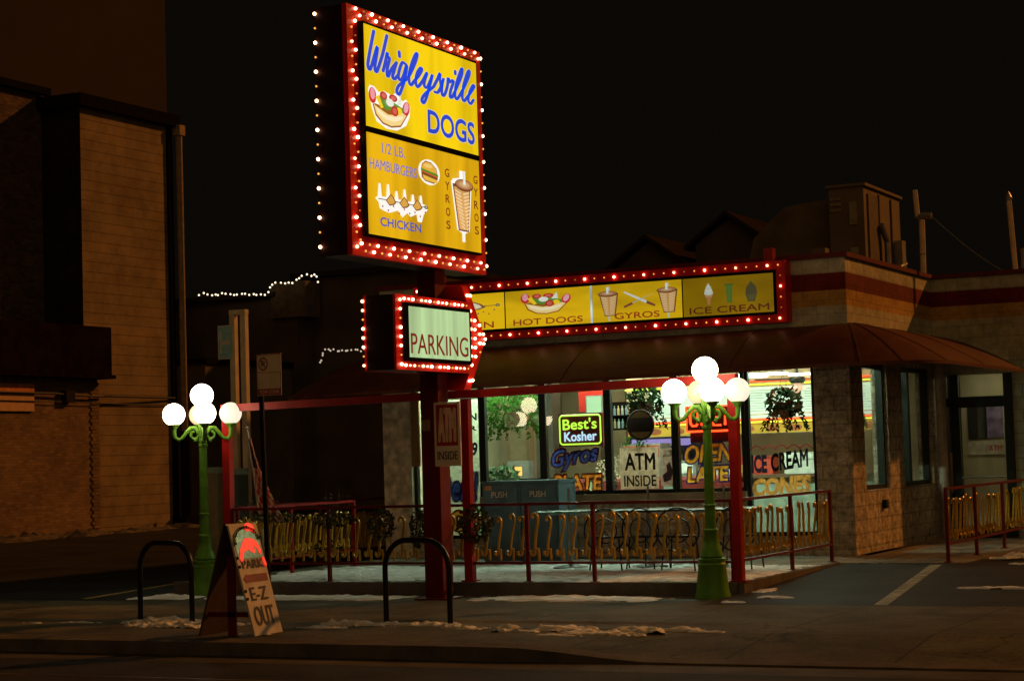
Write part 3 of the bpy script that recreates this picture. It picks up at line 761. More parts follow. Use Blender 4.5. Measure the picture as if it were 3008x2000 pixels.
# the curved awning: runs along the front and wraps both corners
AW = mat("awning_vinyl", (0.105, 0.030, 0.012), .5, vary=.35, scale=2.5, bump=.2, bscale=5, spec=.25)
def awning_plan(d):
    """plan line at distance d out from the walls, rounded at both corners"""
    pts = []
    for k in range(5): pts.append((BX0 - d, 31.5 - (31.5 - FY) * k / 4))
    for k in range(1, 9): a = math.pi + math.pi / 2 * k / 8; pts.append((BX0 + d * math.cos(a), FY + d * math.sin(a)))
    for k in range(1, 12): pts.append((BX0 + (BX1 - BX0) * k / 12, FY - d))
    for k in range(0, 9): a = -math.pi / 2 + math.pi / 2 * k / 8; pts.append((BX1 + d * math.cos(a), FY + d * math.sin(a)))
    for k in range(1, 6): pts.append((BX1 + d, FY + (32.0 - FY) * k / 5))
    return pts
prof = [(.02 + 1.50 * (1 - math.cos(a)) * .35 + 1.50 * .65 * k / 8, 3.60 - .63 * (k / 8) ** 1.9) for k, a in [(k, math.pi / 2 * k / 8) for k in range(9)]]
g = MB()
for off in (0, .02):
    rows = [[(x, y, z - off + .011 * (x + 12)) for x, y in awning_plan(d)] for d, z in prof]
    for i in range(8):
        for j in range(len(rows[0]) - 1):
            q = [rows[i][j], rows[i + 1][j], rows[i + 1][j + 1], rows[i][j + 1]]
            g.face(q if off == 0 else q[::-1])
e1 = [(x, y, prof[-1][1] + .011 * (x + 12)) for x, y in awning_plan(prof[-1][0])]
for j in range(len(e1) - 1):
    g.face([e1[j], (e1[j][0], e1[j][1], e1[j][2] - .05), (e1[j + 1][0], e1[j + 1][1], e1[j + 1][2] - .05), e1[j + 1]])
pass
aw = obj("awning", g, AW, diner, smooth=True)
for j in (6, 10, 14, 18, 22, 26, 28, 31, 34):
    g = MB(); g.tube([(awning_plan(d)[j][0], awning_plan(d)[j][1], z + .004 + .011 * (awning_plan(d)[j][0] + 12)) for d, z in prof], .006, 6)
    obj("seam_rib", g, AW, aw)

# red frame of posts and beam at the patio edge
t = thing("patio_pergola", "red steel frame of three posts and a long beam at the patio edge", "pergola", (-11.6, 21.98, .31))
for x in (-15.22, -11.57, -7.98):
    g = MB(); g.box(x - .055, x + .055, 21.95, 22.06, .317, 2.62 + .011 * (x + 12)); g.box(x - .1, x + .1, 21.942, 22.1, .3165, .335)
    obj("post", g, RED, t)
g = MB(); g.obox((-15.28, 21.94, 2.59), (7.36, 0, .082), (0, .13, 0), (0, 0, .10))
obj("beam", g, mat("beam_red", (0.30, 0.018, 0.014), .4, vary=.25, scale=3), t)

# ------------------------------------------------------------------ lit food pictures
def hotdog():
    L = [((.92, .93, .90), [(.02, .86), (.06, .98), (.16, .97), (.26, .86), (.38, .93), (.55, .88), (.68, .98), (.80, .80), (.90, .88), (.99, .72), (.97, .45), (.88, .20), (.66, .02), (.42, .0), (.20, .12), (.10, .40)]),
         ((.55, .02, .03), ell(.115, .74, .085, .20)), ((.75, .32, .38), ell(.115, .78, .055, .15)),
         ((.55, .02, .03), ell(.88, .62, .085, .20, rot=-10)), ((.78, .38, .45), ell(.885, .66, .055, .14, rot=-10)),
         ((.30, .10, .01), [(.10, .52), (.16, .26), (.32, .09), (.52, .05), (.74, .13), (.90, .45), (.84, .48), (.16, .55)]),
         ((.85, .66, .26), [(.125, .52), (.18, .30), (.33, .13), (.52, .09), (.73, .17), (.875, .45), (.80, .50), (.65, .40), (.45, .36), (.28, .44)]),
         ((.90, .82, .52), [(.17, .46), (.24, .32), (.40, .22), (.60, .22), (.78, .34), (.80, .42), (.6, .34), (.4, .32)]),
         ((.10, .25, .03), [(.22, .62), (.40, .45), (.58, .50), (.80, .50), (.82, .60), (.60, .70), (.40, .75), (.26, .78)]),
         ((.85, .62, .02), [(.16, .72), (.24, .78), (.34, .50), (.28, .46)]), ((.85, .62, .02), ell(.70, .52, .07, .09)),
         ((.45, .03, .02), ell(.34, .80, .085, .10)), ((.62, .14, .10), ell(.345, .80, .05, .06)),
         ((.45, .03, .02), ell(.56, .80, .10, .09)), ((.62, .14, .10), ell(.56, .80, .06, .05)),
         ((.45, .03, .02), ell(.58, .48, .085, .13)), ((.60, .12, .08), ell(.58, .48, .05, .08)),
         ((.78, .82, .74), ell(.47, .66, .09, .10)), ((.70, .80, .66), [(.62, .66), (.72, .92), (.74, .66)])]
    return L
def burger():
    return [((.92, .93, .88), ell(.5, .5, .5, .5, 22)), ((.25, .10, .02), [(.12, .55), (.16, .78), (.34, .93), (.6, .90), (.84, .70), (.88, .48), (.86, .18), (.70, .08), (.30, .12), (.14, .25)]),
            ((.72, .40, .05), [(.15, .58), (.19, .78), (.36, .89), (.6, .86), (.81, .68), (.85, .5)]), ((.80, .56, .16), ell(.45, .74, .20, .08)),
            ((.05, .28, .02), [(.1, .60), (.5, .54), (.9, .46), (.89, .38), (.5, .46), (.1, .52)]), ((.60, .08, .02), [(.12, .51), (.88, .38), (.87, .33), (.12, .46)]),
            ((.18, .06, .02), [(.13, .46), (.87, .33), (.85, .25), (.15, .36)]), ((.75, .48, .06), [(.17, .35), (.83, .24), (.80, .12), (.3, .15), (.2, .22)])]
def gyro(white=True):
    L = []
    if white: L += [((.90, .93, .92), [(.0, .82), (.1, .87), (.36, .89), (.42, .89), (.42, 1), (.58, 1), (.58, .89), (.9, .87), (1, .80), (.84, .16), (.62, .12), (.62, .0), (.48, .0), (.48, .12), (.24, .16)])]
    else: L += [((.55, .62, .58), [(.46, 0), (.54, 0), (.54, 1), (.46, 1)])]
    L += [((.14, .04, .02), [(.06, .80), (.94, .80), (.80, .15), (.30, .15)]), ((.62, .34, .10), [(.12, .76), (.88, .76), (.76, .17), (.34, .17)])]
    for k in range(11):
        z = .70 - k * .05; x0, x1 = .15 + k * .018, .85 - k * .009
        L.append(((.80, .62, .34), [(x0, z), (x0 + (x1 - x0) * .4, z - .035), (x0 + (x1 - x0) * .45, z - .012), (x0, z + .02)]))
        L.append(((.80, .62, .34), [(x1, z), (x1 - (x1 - x0) * .4, z - .04), (x1 - (x1 - x0) * .42, z - .015), (x1, z + .02)]))
    L += [((.16, .05, .02), ell(.5, .79, .45, .085, 20)), ((.42, .20, .08), ell(.5, .80, .40, .065, 20)), ((.55, .34, .16), ell(.5, .80, .26, .042, 16)), ((.62, .45, .26), ell(.5, .80, .12, .022, 12)),
          ((.75, .85, .82), [(.45, .80), (.55, .80), (.55, .99), (.45, .99)])]
    return L
def skewer(white=True):
    L = []
    if white:
        L.append(((.92, .93, .88), [(.0, .52), (.06, .60), (.9, .62), (1, .60), (1, .46), (.92, .30), (.88, .06), (.80, .06), (.78, .28), (.66, .16), (.60, .26), (.5, .10), (.42, .28), (.26, .16), (.18, .18), (.08, .24), (.06, .42)]))
        for k in range(6):
            x = .08 + k * .155; h = (.97, .99, .84, .94, .84, .86)[k]
            L.append(((.92, .93, .88), [(x - .035, .58), (x - .012, h), (x + .022, h), (x + .04, .58)]))
    L.append(((.10, .07, .04), [(.04, .50), (.96, .52), (.96, .545), (.04, .525)])); L.append(((.10, .07, .04), ell(.955, .535, .04, .055, 12)))
    L.append(((.5, .5, .4), ell(.955, .535, .018, .026, 10)))
    for x in ((.27, .52, .77) if white else (.5,)):
        w = .10 if white else .24
        L.append(((.22, .09, .03), [(x - w, .50), (x - w * .5, .60), (x, .72), (x + w * .6, .62), (x + w, .48), (x + w * .5, .40), (x - w * .3, .36)]))
        L.append(((.66, .36, .06) if white else (.82, .74, .50), [(x - w * .8, .50), (x - w * .4, .58), (x, .68), (x + w * .5, .58), (x + w * .7, .48), (x + w * .3, .43), (x - w * .3, .40)]))
    for k in range(9): L.append(((.30, .04, .08), ell(.1 + k * .1, .30 - .12 * (k % 2) + .03 * (k % 3), .014, .03, 8)))
    return L
def cone():
    return [((.50, .24, .10), [(.32, .46), (.68, .46), (.60, 0), (.40, 0)]), ((.55, .30, .14), [(.16, .46), (.84, .46), (.78, .33), (.22, .33)]), ((.66, .74, .62), ell(.5, .54, .40, .11, 16)), ((.72, .80, .68), ell(.5, .66, .33, .11, 16)), ((.66, .74, .62), ell(.5, .78, .24, .10, 16)), ((.72, .80, .68), [(.32, .82), (.5, 1.0), (.66, .82)])]

# ------------------------------------------------------------------ bulbs
bm_mesh = MB(); bm_mesh.ball((0, 0, 0), .0195, 10, 7)
bulb_on = obj("bulb", bm_mesh, BULB_ON, smooth=True); bm2 = MB(); bm2.ball((0, 0, 0), .012, 8, 6); bulb_dim = obj("bulb", bm2, BULB_DIM, smooth=True)
ON_ME, DIM_ME = bulb_on.data, bulb_dim.data
bpy.data.objects.remove(bulb_on); bpy.data.objects.remove(bulb_dim)
BULB_VAR = [BULB_ON, emit("bulb_lit_soft", (1.0, .58, .30), 3.6), emit("bulb_lit_strong", (1.0, .56, .34), 10.0)]
ON_VAR = []
for m_ in BULB_VAR:
    me_ = ON_ME.copy(); me_.materials.clear(); me_.materials.append(m_); ON_VAR.append(me_)
DEAD_ME = DIM_ME.copy(); DEAD_ME.materials.clear(); DEAD_ME.materials.append(emit("bulb_dying", (1.0, .30, .05), .35))
brnd = random.Random(5)
def bulb(p, lit, parent, sc_=1.0):
    k = brnd.random()
    me_ = ON_VAR[0 if k < .5 else (1 if k < .75 else 2)] if lit else (DIM_ME if k < .88 else DEAD_ME)
    o = bpy.data.objects.new("bulb", me_); COL.objects.link(o); o.location = p; k2 = sc_ * brnd.uniform(.88, 1.08); o.scale = (k2, k2, k2); _par(o, parent); return o

# ------------------------------------------------------------------ the big pole sign
SX = -11.35
CABRED = mat('cabinet_dark_maroon', (0.022, 0.007, 0.005), .5, vary=.3, scale=3)
t = thing("pole_sign", "tall lit yellow hot dog sign in a red bulb-studded cabinet on a maroon pole", "sign", (-11.66, 21.35, .15))
g = MB(); g.box(-11.79, -11.54, 21.22, 21.48, .15, 4.215); g.box(-11.9, -11.43, 21.12, 21.58, .151, .17)
obj("pole", g, DKRED, t)
g = MB(); g.box(-11.775, SX, 18.95, 22.25, 4.21, 7.08)
obj("cabinet", g, CABRED, t)
g = MB(); g.box(SX - .06, SX + .001, 18.945, 22.255, 4.205, 7.085); obj("bulb_frame", g, BRIGHTRED, t)
g = MB(); g.box(SX + .0015, SX + .07, 19.18, 22.02, 4.435, 6.915); g.box(SX + .0701, SX + .085, 19.2, 22.0, 5.635, 5.70)
obj("panel_trim", g, DARKTRIM, t)
PX = SX + .072
YEL1 = emit("yellow_panel_upper", (.86, .62, .004), .98, .36, 1.1, (1, 2.2, .30))
YEL2 = emit("yellow_panel_lower", (.80, .47, .006), .94, .42, 1.1, (1, 2.0, .26))
B = RIGHT(PX)
g = MB(); g.face([B.p(19.2, 5.70), B.p(22.0, 5.70), B.p(22.0, 6.89), B.p(19.2, 6.89)]); pu = obj("upper_panel", g, YEL1, t)
g = MB(); g.face([B.p(19.2, 4.46), B.p(22.0, 4.46), B.p(22.0, 5.635), B.p(19.2, 5.635)]); pl = obj("lower_panel", g, YEL2, t)
BLUE = emit("sign_blue", (.006, .06, .62), .9); PALE = emit("sign_pale_edge", (.75, .72, .38), .8); LAV = emit("sign_faded_blue", (.20, .19, .55), .85); DEEP = emit("sign_deep_blue", (.06, .10, .52), .8); BROWN = emit("sign_brown", (.24, .045, .008), .7)
SCRIPT = [[(8.741,6.836),(8.709,6.658),(8.682,6.499),(8.672,6.41),(8.688,6.365),(8.713,6.431),(8.744,6.554),(8.775,6.668),(8.766,6.573),(8.748,6.46),(8.744,6.384),(8.761,6.368),(8.788,6.453),(8.83,6.609),(8.878,6.838)],[(8.828,6.401),(8.853,6.51),(8.878,6.638),(8.878,6.589),(8.899,6.576),(8.877,6.465),(8.868,6.397),(8.878,6.352),(8.912,6.445),(8.973,6.555)],[(8.973,6.555),(8.941,6.434),(8.927,6.369),(8.945,6.347),(8.984,6.406)],[(9.005,6.695),(9.007,6.638)],[(9.071,6.57),(9.037,6.579),(9.005,6.49),(8.989,6.397),(9.008,6.356),(9.043,6.417),(9.084,6.572),(9.063,6.413),(9.021,6.256),(8.99,6.18),(8.967,6.204),(8.986,6.276),(9.041,6.35),(9.092,6.412)],[(9.092,6.412),(9.146,6.542),(9.189,6.669),(9.203,6.75),(9.18,6.721),(9.137,6.594),(9.105,6.45),(9.106,6.368),(9.125,6.341),(9.164,6.405)],[(9.164,6.405),(9.215,6.489),(9.249,6.567),(9.238,6.587),(9.2,6.518),(9.178,6.41),(9.191,6.342),(9.222,6.375),(9.263,6.451)],[(9.263,6.451),(9.309,6.557),(9.277,6.445),(9.275,6.377),(9.304,6.374),(9.339,6.456),(9.369,6.556),(9.33,6.385),(9.29,6.237),(9.26,6.169),(9.24,6.189),(9.258,6.249),(9.313,6.329),(9.379,6.408)],[(9.379,6.408),(9.422,6.508),(9.458,6.602),(9.454,6.53),(9.464,6.443),(9.428,6.357),(9.391,6.348)],[(9.428,6.357),(9.471,6.446),(9.497,6.557),(9.475,6.436),(9.477,6.34),(9.505,6.355),(9.54,6.47),(9.553,6.577),(9.567,6.531)],[(9.567,6.531),(9.616,6.565),(9.577,6.426),(9.569,6.343),(9.595,6.354)],[(9.639,6.694),(9.638,6.659)],[(9.595,6.354),(9.658,6.511),(9.717,6.677),(9.724,6.76),(9.696,6.698),(9.647,6.53),(9.628,6.397),(9.644,6.343),(9.678,6.391)],[(9.678,6.391),(9.747,6.542),(9.807,6.703),(9.809,6.764),(9.782,6.712),(9.736,6.55),(9.716,6.404),(9.732,6.349),(9.767,6.398)],[(9.767,6.398),(9.823,6.493),(9.866,6.578),(9.851,6.588),(9.81,6.494),(9.787,6.387),(9.813,6.341),(9.852,6.403)]]
fu, fv = (lambda a: a / .45), (lambda b: b)
ribbons(SCRIPT, B, fu, fv, .044, PALE, pu, "lettering_edge", .002, step=.00005)
ribbons(SCRIPT, B, fu, fv, .033, BLUE, pu, "lettering", .004, step=.00012)
text("DOGS", B, 20.66, 21.91, 5.81, 6.12, PALE, pu, "lettering_edge", .10, w=.002)
text("DOGS", B, 20.67, 21.90, 5.82, 6.11, BLUE, pu, "lettering", .06)
picture(hotdog(), B, 19.24, 20.25, 5.73, 6.20, pu, "hot_dog_picture", s=.95)
text("1/2 LB.", B, 19.54, 20.08, 5.43, 5.555, LAV, pl, "lettering", .024)
text("HAMBURGERS", B, 19.25, 20.36, 5.22, 5.345, LAV, pl, "lettering", .024)
text("CHICKEN", B, 19.46, 20.43, 4.575, 4.68, DEEP, pl, "lettering", .05)
for i, ch in enumerate("GYROS"):
    z = 5.33 - i * .161
    text(ch, B, 21.07, 21.18, z, z + .105, BROWN, pl, "lettering", .04)
    text(ch, B, 21.83, 21.94, z, z + .105, BROWN, pl, "lettering", .04)
picture(burger(), B, 20.40, 20.94, 5.18, 5.49, pl, "hamburger_picture", s=.95)
picture(gyro(), B, 21.23, 21.77, 4.56, 5.45, pl, "gyro_cone_picture", s=.95)
picture(skewer(), B, 19.36, 20.60, 4.68, 5.08, pl, "chicken_skewer_picture", s=.95)
# bulbs round the cabinet: the face's left, top and bottom rows are parts of their own; the right and back rows are one string
n = 0
for k in range(16):
    z = 4.30 + k * .168
    bulb((SX + .02, 19.02, z), k % 2 == 0, t); bulb((SX + .02, 19.10, z + .084), k % 2 == 1, t)
for k in range(17):
    y = 19.12 + k * .185
    bulb((SX + .02, y, 7.05), k % 2 == 0, t); bulb((SX + .02, y + .09, 6.985), k % 2 == 0, t)
    bulb((SX + .02, y, 4.345), k % 2 == 0, t); bulb((SX + .02, y + .09, 4.265), k % 2 == 1, t)
bs = MB()
for k in range(17):
    z = 4.32 + k * .168
    bs.k = k % 2; rr = .021 if k % 2 == 0 else .012
    bs.ball((SX - .0, 22.275, z), rr, 8, 6); bs.ball((-11.765, 18.93, z), rr, 8, 6)
stuff(obj("bulb_rows", bs, [BULB_ON, BULB_DIM], t, smooth=True))

# ------------------------------------------------------------------ the parking sign on the same pole
KX = -11.30
t = thing("parking_sign", "pale green PARKING arrow sign ringed with white bulbs below the tall sign", "sign", (-11.55, 20.8, 3.3))
g = MB(); g.box(-11.70, KX - .03, 19.80, 21.66, 2.93, 3.81); obj("cabinet", g, CABRED, t)
g = MB(); g.box(KX - .03, KX, 19.795, 21.662, 2.925, 3.815); g.box(-11.73, -11.70, 19.795, 21.662, 2.925, 3.815)
obj("bulb_frame", g, BRIGHTRED, t)
g = MB()
tri = [(21.67, 2.72), (22.12, 3.37), (21.67, 4.02), (21.50, 4.02), (21.665, 3.8), (21.665, 2.94), (21.50, 2.72)]
g.face([(KX - .02, y, z) for y, z in tri]); g.face([(-11.70, y, z) for y, z in tri][::-1])
for i in range(len(tri)):
    a, b = tri[i], tri[(i + 1) % len(tri)]
    g.face([(KX - .02, *a), (-11.70, *a), (-11.70, *b), (KX - .02, *b)])
obj("arrow_head", g, BRIGHTRED, t)
g = MB(); g.box(KX + .001, KX + .05, 19.96, 21.60, 3.03, 3.72)
obj("panel_trim", g, DARKTRIM, t)
Bp = RIGHT(KX + .052)
g = MB(); g.face([Bp.p(20.02, 3.075), Bp.p(21.55, 3.075), Bp.p(21.55, 3.675), Bp.p(20.02, 3.675)])
pp = obj("panel", g, emit("pale_green_panel", (.47, .72, .36), .92, .35, 1.6, (1, 2.5, .2)), t)
text("PARKING", Bp, 20.05, 21.50, 3.115, 3.365, emit("sign_dark_red", (.20, .015, .008), .8), pp, "lettering", .024)
for k in range(8):
    z = 2.99 + k * .108
    bulb((KX + .02, 19.88, z), k not in (1, 5), t); bulb((-11.73, 19.775, z), k not in (1, 5), t)
for k in range(16):
    y = 19.98 + k * .105
    bulb((KX + .02, y, 3.765), k % 4 != 3, t, .7 if k % 4 == 1 else .9); bulb((KX + .02, y, 2.98), k % 4 != 3, t, .7 if k % 4 == 1 else .9)
for k in range(7):
    bulb((KX + .0, 21.69, 3.03 + k * .113), k != 3, t)
    if k < 5: bulb((KX + .0, 21.80, 3.14 + k * .113), True, t)
    if k < 4: bulb((KX + .0, 21.93, 3.20 + k * .113), k != 0, t)
for (y, z) in ((22.08, 3.37), (22.03, 3.31), (22.03, 3.43), (21.62, 3.90), (21.62, 2.83), (21.70, 3.90), (21.70, 2.84)): bulb((KX, y, z), True, t)

# ATM board strapped to the pole
t = thing("atm_sign", "tall white board with red ATM letters strapped to the sign pole", "sign", (-11.4, 21.17, 1.78))
g = MB(); g.box(-11.575, -11.215, 21.165, 21.19, 1.78, 2.565)
bd = obj("board", g, WHITEP, t)
Ba = FRONT(21.163)
g = MB(); g.face([Ba.p(-11.545, 2.03), Ba.p(-11.245, 2.03), Ba.p(-11.245, 2.535), Ba.p(-11.545, 2.535)])
rp_ = obj("red_field", g, mat("sign_red_ink", (0.42, 0.03, 0.016), .5), bd)
text("ATM", Ba, -11.525, -11.265, 2.07, 2.50, mat("sign_peach_ink", (0.80, 0.56, 0.40), .5), bd, "lettering", .06)
text("INSIDE", Ba, -11.535, -11.255, 1.86, 1.965, mat("sign_black_ink", (0.03, 0.025, 0.02), .5), bd, "lettering", .02)
g = MB(); g.box(-11.78, -11.66, 21.20, 21.216, 2.22, 2.36)
obj("pole_label", g, mat("faded_label", (0.30, 0.2, 0.12), .6, vary=.4, scale=40), t)

# ------------------------------------------------------------------ the menu sign across the front
MY = 27.14
t = thing("menu_sign", "long yellow menu sign with red bulb frame on the striped parapet", "sign", (-12, 27.2, 3.7))
g = MB(); g.box(-15.15, -8.97, MY, FY - .002, 3.70, 4.60)
obj("cabinet", g, mat("sign_frame_red", (0.66, 0.010, 0.008), .4, vary=.15), t)
g = MB(); g.box(-15.0, -9.11, MY - .02, MY - .001, 3.82, 4.47)
obj("panel_trim", g, DARKTRIM, t)
g = MB(); g.box(-9.31, -9.17, 27.20, 27.34, 4.60, 4.80); g.box(-14.8, -14.66, 27.20, 27.34, 4.60, 4.80)
obj("bracket", g, RED, t)
Bm = FRONT(MY - .022)
def menu_panel(x0, x1, s, nm, vary):
    g = MB(); N = 12
    g.face([Bm.p(x0, 3.86), Bm.p(x1, 3.86), Bm.p(x1, 4.425), Bm.p(x0, 4.425)])
    return obj("panel", g, emit(nm, (.80, .50, .006), s, vary, 1.6, (.5, 1, 1.8)), t)
pan = [menu_panel(-14.97, -13.53, .80, "menu_yellow_a", .15), menu_panel(-13.51, -12.06, .74, "menu_yellow_b", .4), menu_panel(-12.03, -10.575, .62, "menu_yellow_c", .45), menu_panel(-10.555, -9.15, .22, "menu_yellow_d", .5)]
MRED = emit("menu_dark_red", (.30, .022, .008), .7); MRED2 = emit("menu_dark_red_dim", (.14, .022, .008), .45)
text("CHICKEN", Bm, -14.86, -13.72, 3.885, 3.985, MRED, pan[0], "lettering", .04)
picture(skewer(False), Bm, -14.55, -13.60, 4.02, 4.42, pan[0], "chicken_skewer_picture", s=.7, pre="menu")
text("HOT DOGS", Bm, -13.38, -12.20, 3.89, 3.985, MRED, pan[1], "lettering", .04)
picture(hotdog()[1:], Bm, -13.27, -12.36, 4.02, 4.40, pan[1], "hot_dog_picture", s=.72, pre="menu")
text("GYROS", Bm, -11.67, -10.94, 3.89, 3.985, MRED, pan[2], "lettering", .04)
picture(gyro(False), Bm, -11.94, -11.58, 3.87, 4.39, pan[2], "gyro_cone_picture", s=.6, pre="menu")
picture(gyro(False), Bm, -10.98, -10.62, 3.87, 4.39, pan[2], "gyro_cone_picture", s=.6, pre="menu")
picture([((.65, .70, .66), [(0, .95), (.06, 1), (.72, .38), (.70, .22)]), ((.22, .06, .03), [(.70, .22), (.72, .38), (.98, .12), (.96, 0)]), ((.40, .42, .36), [(1, .86), (.3, .26), (.28, .32)]), ((.22, .06, .03), [(.30, .22), (.26, .34), (.0, .12), (.04, .02)])], Bm, -11.52, -10.99, 4.05, 4.30, pan[2], "knife_picture", s=.65, pre="menu")
text("ICE CREAM", Bm, -10.46, -9.22, 3.89, 3.99, MRED2, pan[3], "lettering", .04)
picture(cone(), Bm, -10.24, -10.06, 4.02, 4.34, pan[3], "ice_cream_picture", s=.5, pre="dim")
picture([((.10, .20, .03), [(.1, 1), (.9, 1), (.8, 0), (.25, 0)]), ((.07, .15, .02), [(.0, 1), (1, 1), (.98, .93), (.02, .93)])], Bm, -9.90, -9.76, 4.03, 4.31, pan[3], "green_cup_picture", s=.5, pre="dim")
picture([((.08, .08, .03), [(.2, 0), (.8, 0), (1, .4), (.95, .7), (.5, 1), (.1, .7), (0, .4)]), ((.12, .11, .04), [(.25, .05), (.75, .05), (.85, .35), (.15, .35)])], Bm, -9.58, -9.40, 4.03, 4.33, pan[3], "sundae_picture", s=.5, pre="dim")
g = MB(); g.tube([(-12.045, MY - .035, 3.86), (-12.045, MY - .035, 4.425)], .016, 8)
obj("tube_gap", g, emit("bare_tube", (.7, .95, 1.0), .75, .7, 3.0), t)
for k in range(38):
    x = -15.07 + k * .1622
    bulb((x, MY - .02, 4.535), k % 3 == 0, t); bulb((x, MY - .02, 3.76), k % 3 == 1, t)
for k in range(4): bulb((-9.04, MY - .02, 3.915 + k * .155), k == 2, t); bulb((-15.07, MY - .02, 3.915 + k * .155), k == 2, t)

# ------------------------------------------------------------------ things in and behind the windows
NY = emit("neon_yellow_green", (.60, 1.0, .08), 1.15); NB = emit("neon_blue_white", (.55, .78, 1.0), 1.1); NR = emit("neon_red", (1.0, .055, .01), 3.5)
t = thing("kosher_neon_sign", "green bordered neon sign with yellow and blue words hanging in the window", "neon sign", (-12.52, 27.6, 2.0))
g = MB(); g.box(-12.89, -12.14, 27.60, 27.64, 2.0, 2.51)
obj("backboard", g, mat("neon_backing", (0.16, 0.022, 0.014), .5), t)
def rr(x0, x1, z0, z1, rad, y):
    P = []
    for cx, cz, a0 in ((x1 - rad, z1 - rad, 0), (x0 + rad, z1 - rad, 90), (x0 + rad, z0 + rad, 180), (x1 - rad, z0 + rad, 270)):
        P += [(cx + rad * math.cos(math.radians(a0 + d)), y, cz + rad * math.sin(math.radians(a0 + d))) for d in (0, 30, 60, 90)]
    return P + [P[0]]
g = MB(); g.tube(rr(-12.86, -12.17, 2.035, 2.48, .05, 27.575), .013, 8, caps=False)
obj("neon_border", g, NY, t)
Bk = FRONT(27.578)
text("Best's", Bk, -12.81, -12.23, 2.255, 2.43, NY, t, "neon_lettering", .05, tilt=.02)
text("Kosher", Bk, -12.79, -12.235, 2.075, 2.225, NB, t, "neon_lettering", .07, tilt=.02)
t = thing("open_neon_sign", "red outlined neon OPEN sign glowing behind the right lamp", "neon sign", (-10.36, 27.6, 2.13))
g = MB(); g.tube([(-10.76, 27.6, 2.54), (-10.76, 27.6, 2.165), (-9.95, 27.6, 2.165), (-9.95, 27.6, 2.54), (-10.76, 27.6, 2.54)], .017, 8)
obj("neon_border", g, NR, t)
Bo = FRONT(27.6)
pth = {"O": [[(0, .2), (0, .8), (.2, 1), (.6, 1), (.8, .8), (.8, .2), (.6, 0), (.2, 0), (0, .2)]], "P": [[(0, 0), (0, 1), (.6, 1), (.8, .8), (.6, .5), (0, .5)]], "E": [[(.75, 1), (0, 1), (0, 0), (.75, 0)], [(0, .5), (.6, .5)]], "N": [[(0, 0), (0, 1), (.8, 0), (.8, 1)]]}
g = MB()
for i, ch in enumerate("OPEN"):
    for st in pth[ch]:
        g.tube([(-10.70 + i * .185 + p[0] * .155, 27.6, 2.25 + p[1] * .23) for p in st], .019, 6)
obj("neon_lettering", g, NR, t)
g = MB(); g.box(-10.78, -9.93, 27.64, 27.66, 2.162, 2.56); obj('backboard', g, mat('open_added_backing', (0.03, 0.012, 0.01), .5), t)  # dark card added behind the neon to block the bright menu boards
g = MB(); g.box(-10.72, -9.99, 27.63, 27.65, 2.0, 2.155)
obj("hours_card", g, mat("hours_card_red", (0.10, 0.025, 0.025), .6, vary=.5, scale=24), t)
t = thing("round_badge", "round dark badge with a tan top and bottom hanging in the window", "badge", (-11.5, 27.56, 2.07))
g = MB(); g.k = 0
disc = ell(0, 0, .215, .225, 28)
g.face([(-11.495 + a, 27.56, 2.295 + b) for a, b in disc]); g.k = 1
for sg in (1, -1):
    seg = [(a * .9, b * .9) for a, b in ell(0, 0, .215, .225, 14, 32, 148)]
    g.face([(-11.495 + a, 27.556, 2.295 + sg * b) for a, b in seg])
g.k = 0; g.tube([(-11.495 + a, 27.56, 2.295 + b) for a, b in disc + [disc[0]]], .016, 6)
obj("disc", g, [mat("badge_dark", (0.06, 0.035, 0.035), .5), mat("badge_tan", (0.62, 0.46, 0.20), .5)], t)
t = thing("atm_window_sign", "tan poster reading ATM INSIDE taped in the window", "poster", (-11.5, 27.46, 1.3))
g = MB(); g.face([(-11.82, 27.475, 1.325), (-11.19, 27.475, 1.325), (-11.19, 27.475, 1.955), (-11.82, 27.475, 1.955)])
bd = obj("board", g, thin("tan_board", (0.66, 0.48, 0.34), .4), t)
Bw = FRONT(27.473); INKK = mat("poster_black_ink", (0.018, 0.02, 0.016), .5)
text("ATM", Bw, -11.74, -11.24, 1.61, 1.87, INKK, bd, "lettering", .05, w=.002); text("INSIDE", Bw, -11.76, -11.23, 1.365, 1.535, INKK, bd, "lettering", .04, w=.002)
t = thing("price_poster", "tall pale paper poster hanging in the tall left window", "poster", (-14.6, 27.56, 1.1))
g = MB(); g.face([(-15.1, 27.56, 1.1), (-14.22, 27.56, 1.1), (-14.22, 27.56, 2.80), (-15.1, 27.56, 2.80)])
obj("sheet", g, thin("poster_paper", (0.55, 0.56, 0.42), .6), t)
t = thing("brown_window_board", "narrow plain brown board at the left edge of the window", "board", (-15.3, 27.35, 1.76))
g = MB(); g.box(-15.39, -15.24, 27.36, 27.395, 1.76, 2.95)
obj("panel", g, mat("brown_board", (0.28, 0.15, 0.06), .7, vary=.15), t)
g = MB(); g.box(-15.405, -15.392, 27.36, 27.39, .4, 3.0)
obj("edge_reflection", g, mat("window_edge_glint", (0.45, 0.55, 0.42), .5), t)  # pale strip painted in for the bright reflection along the window edge

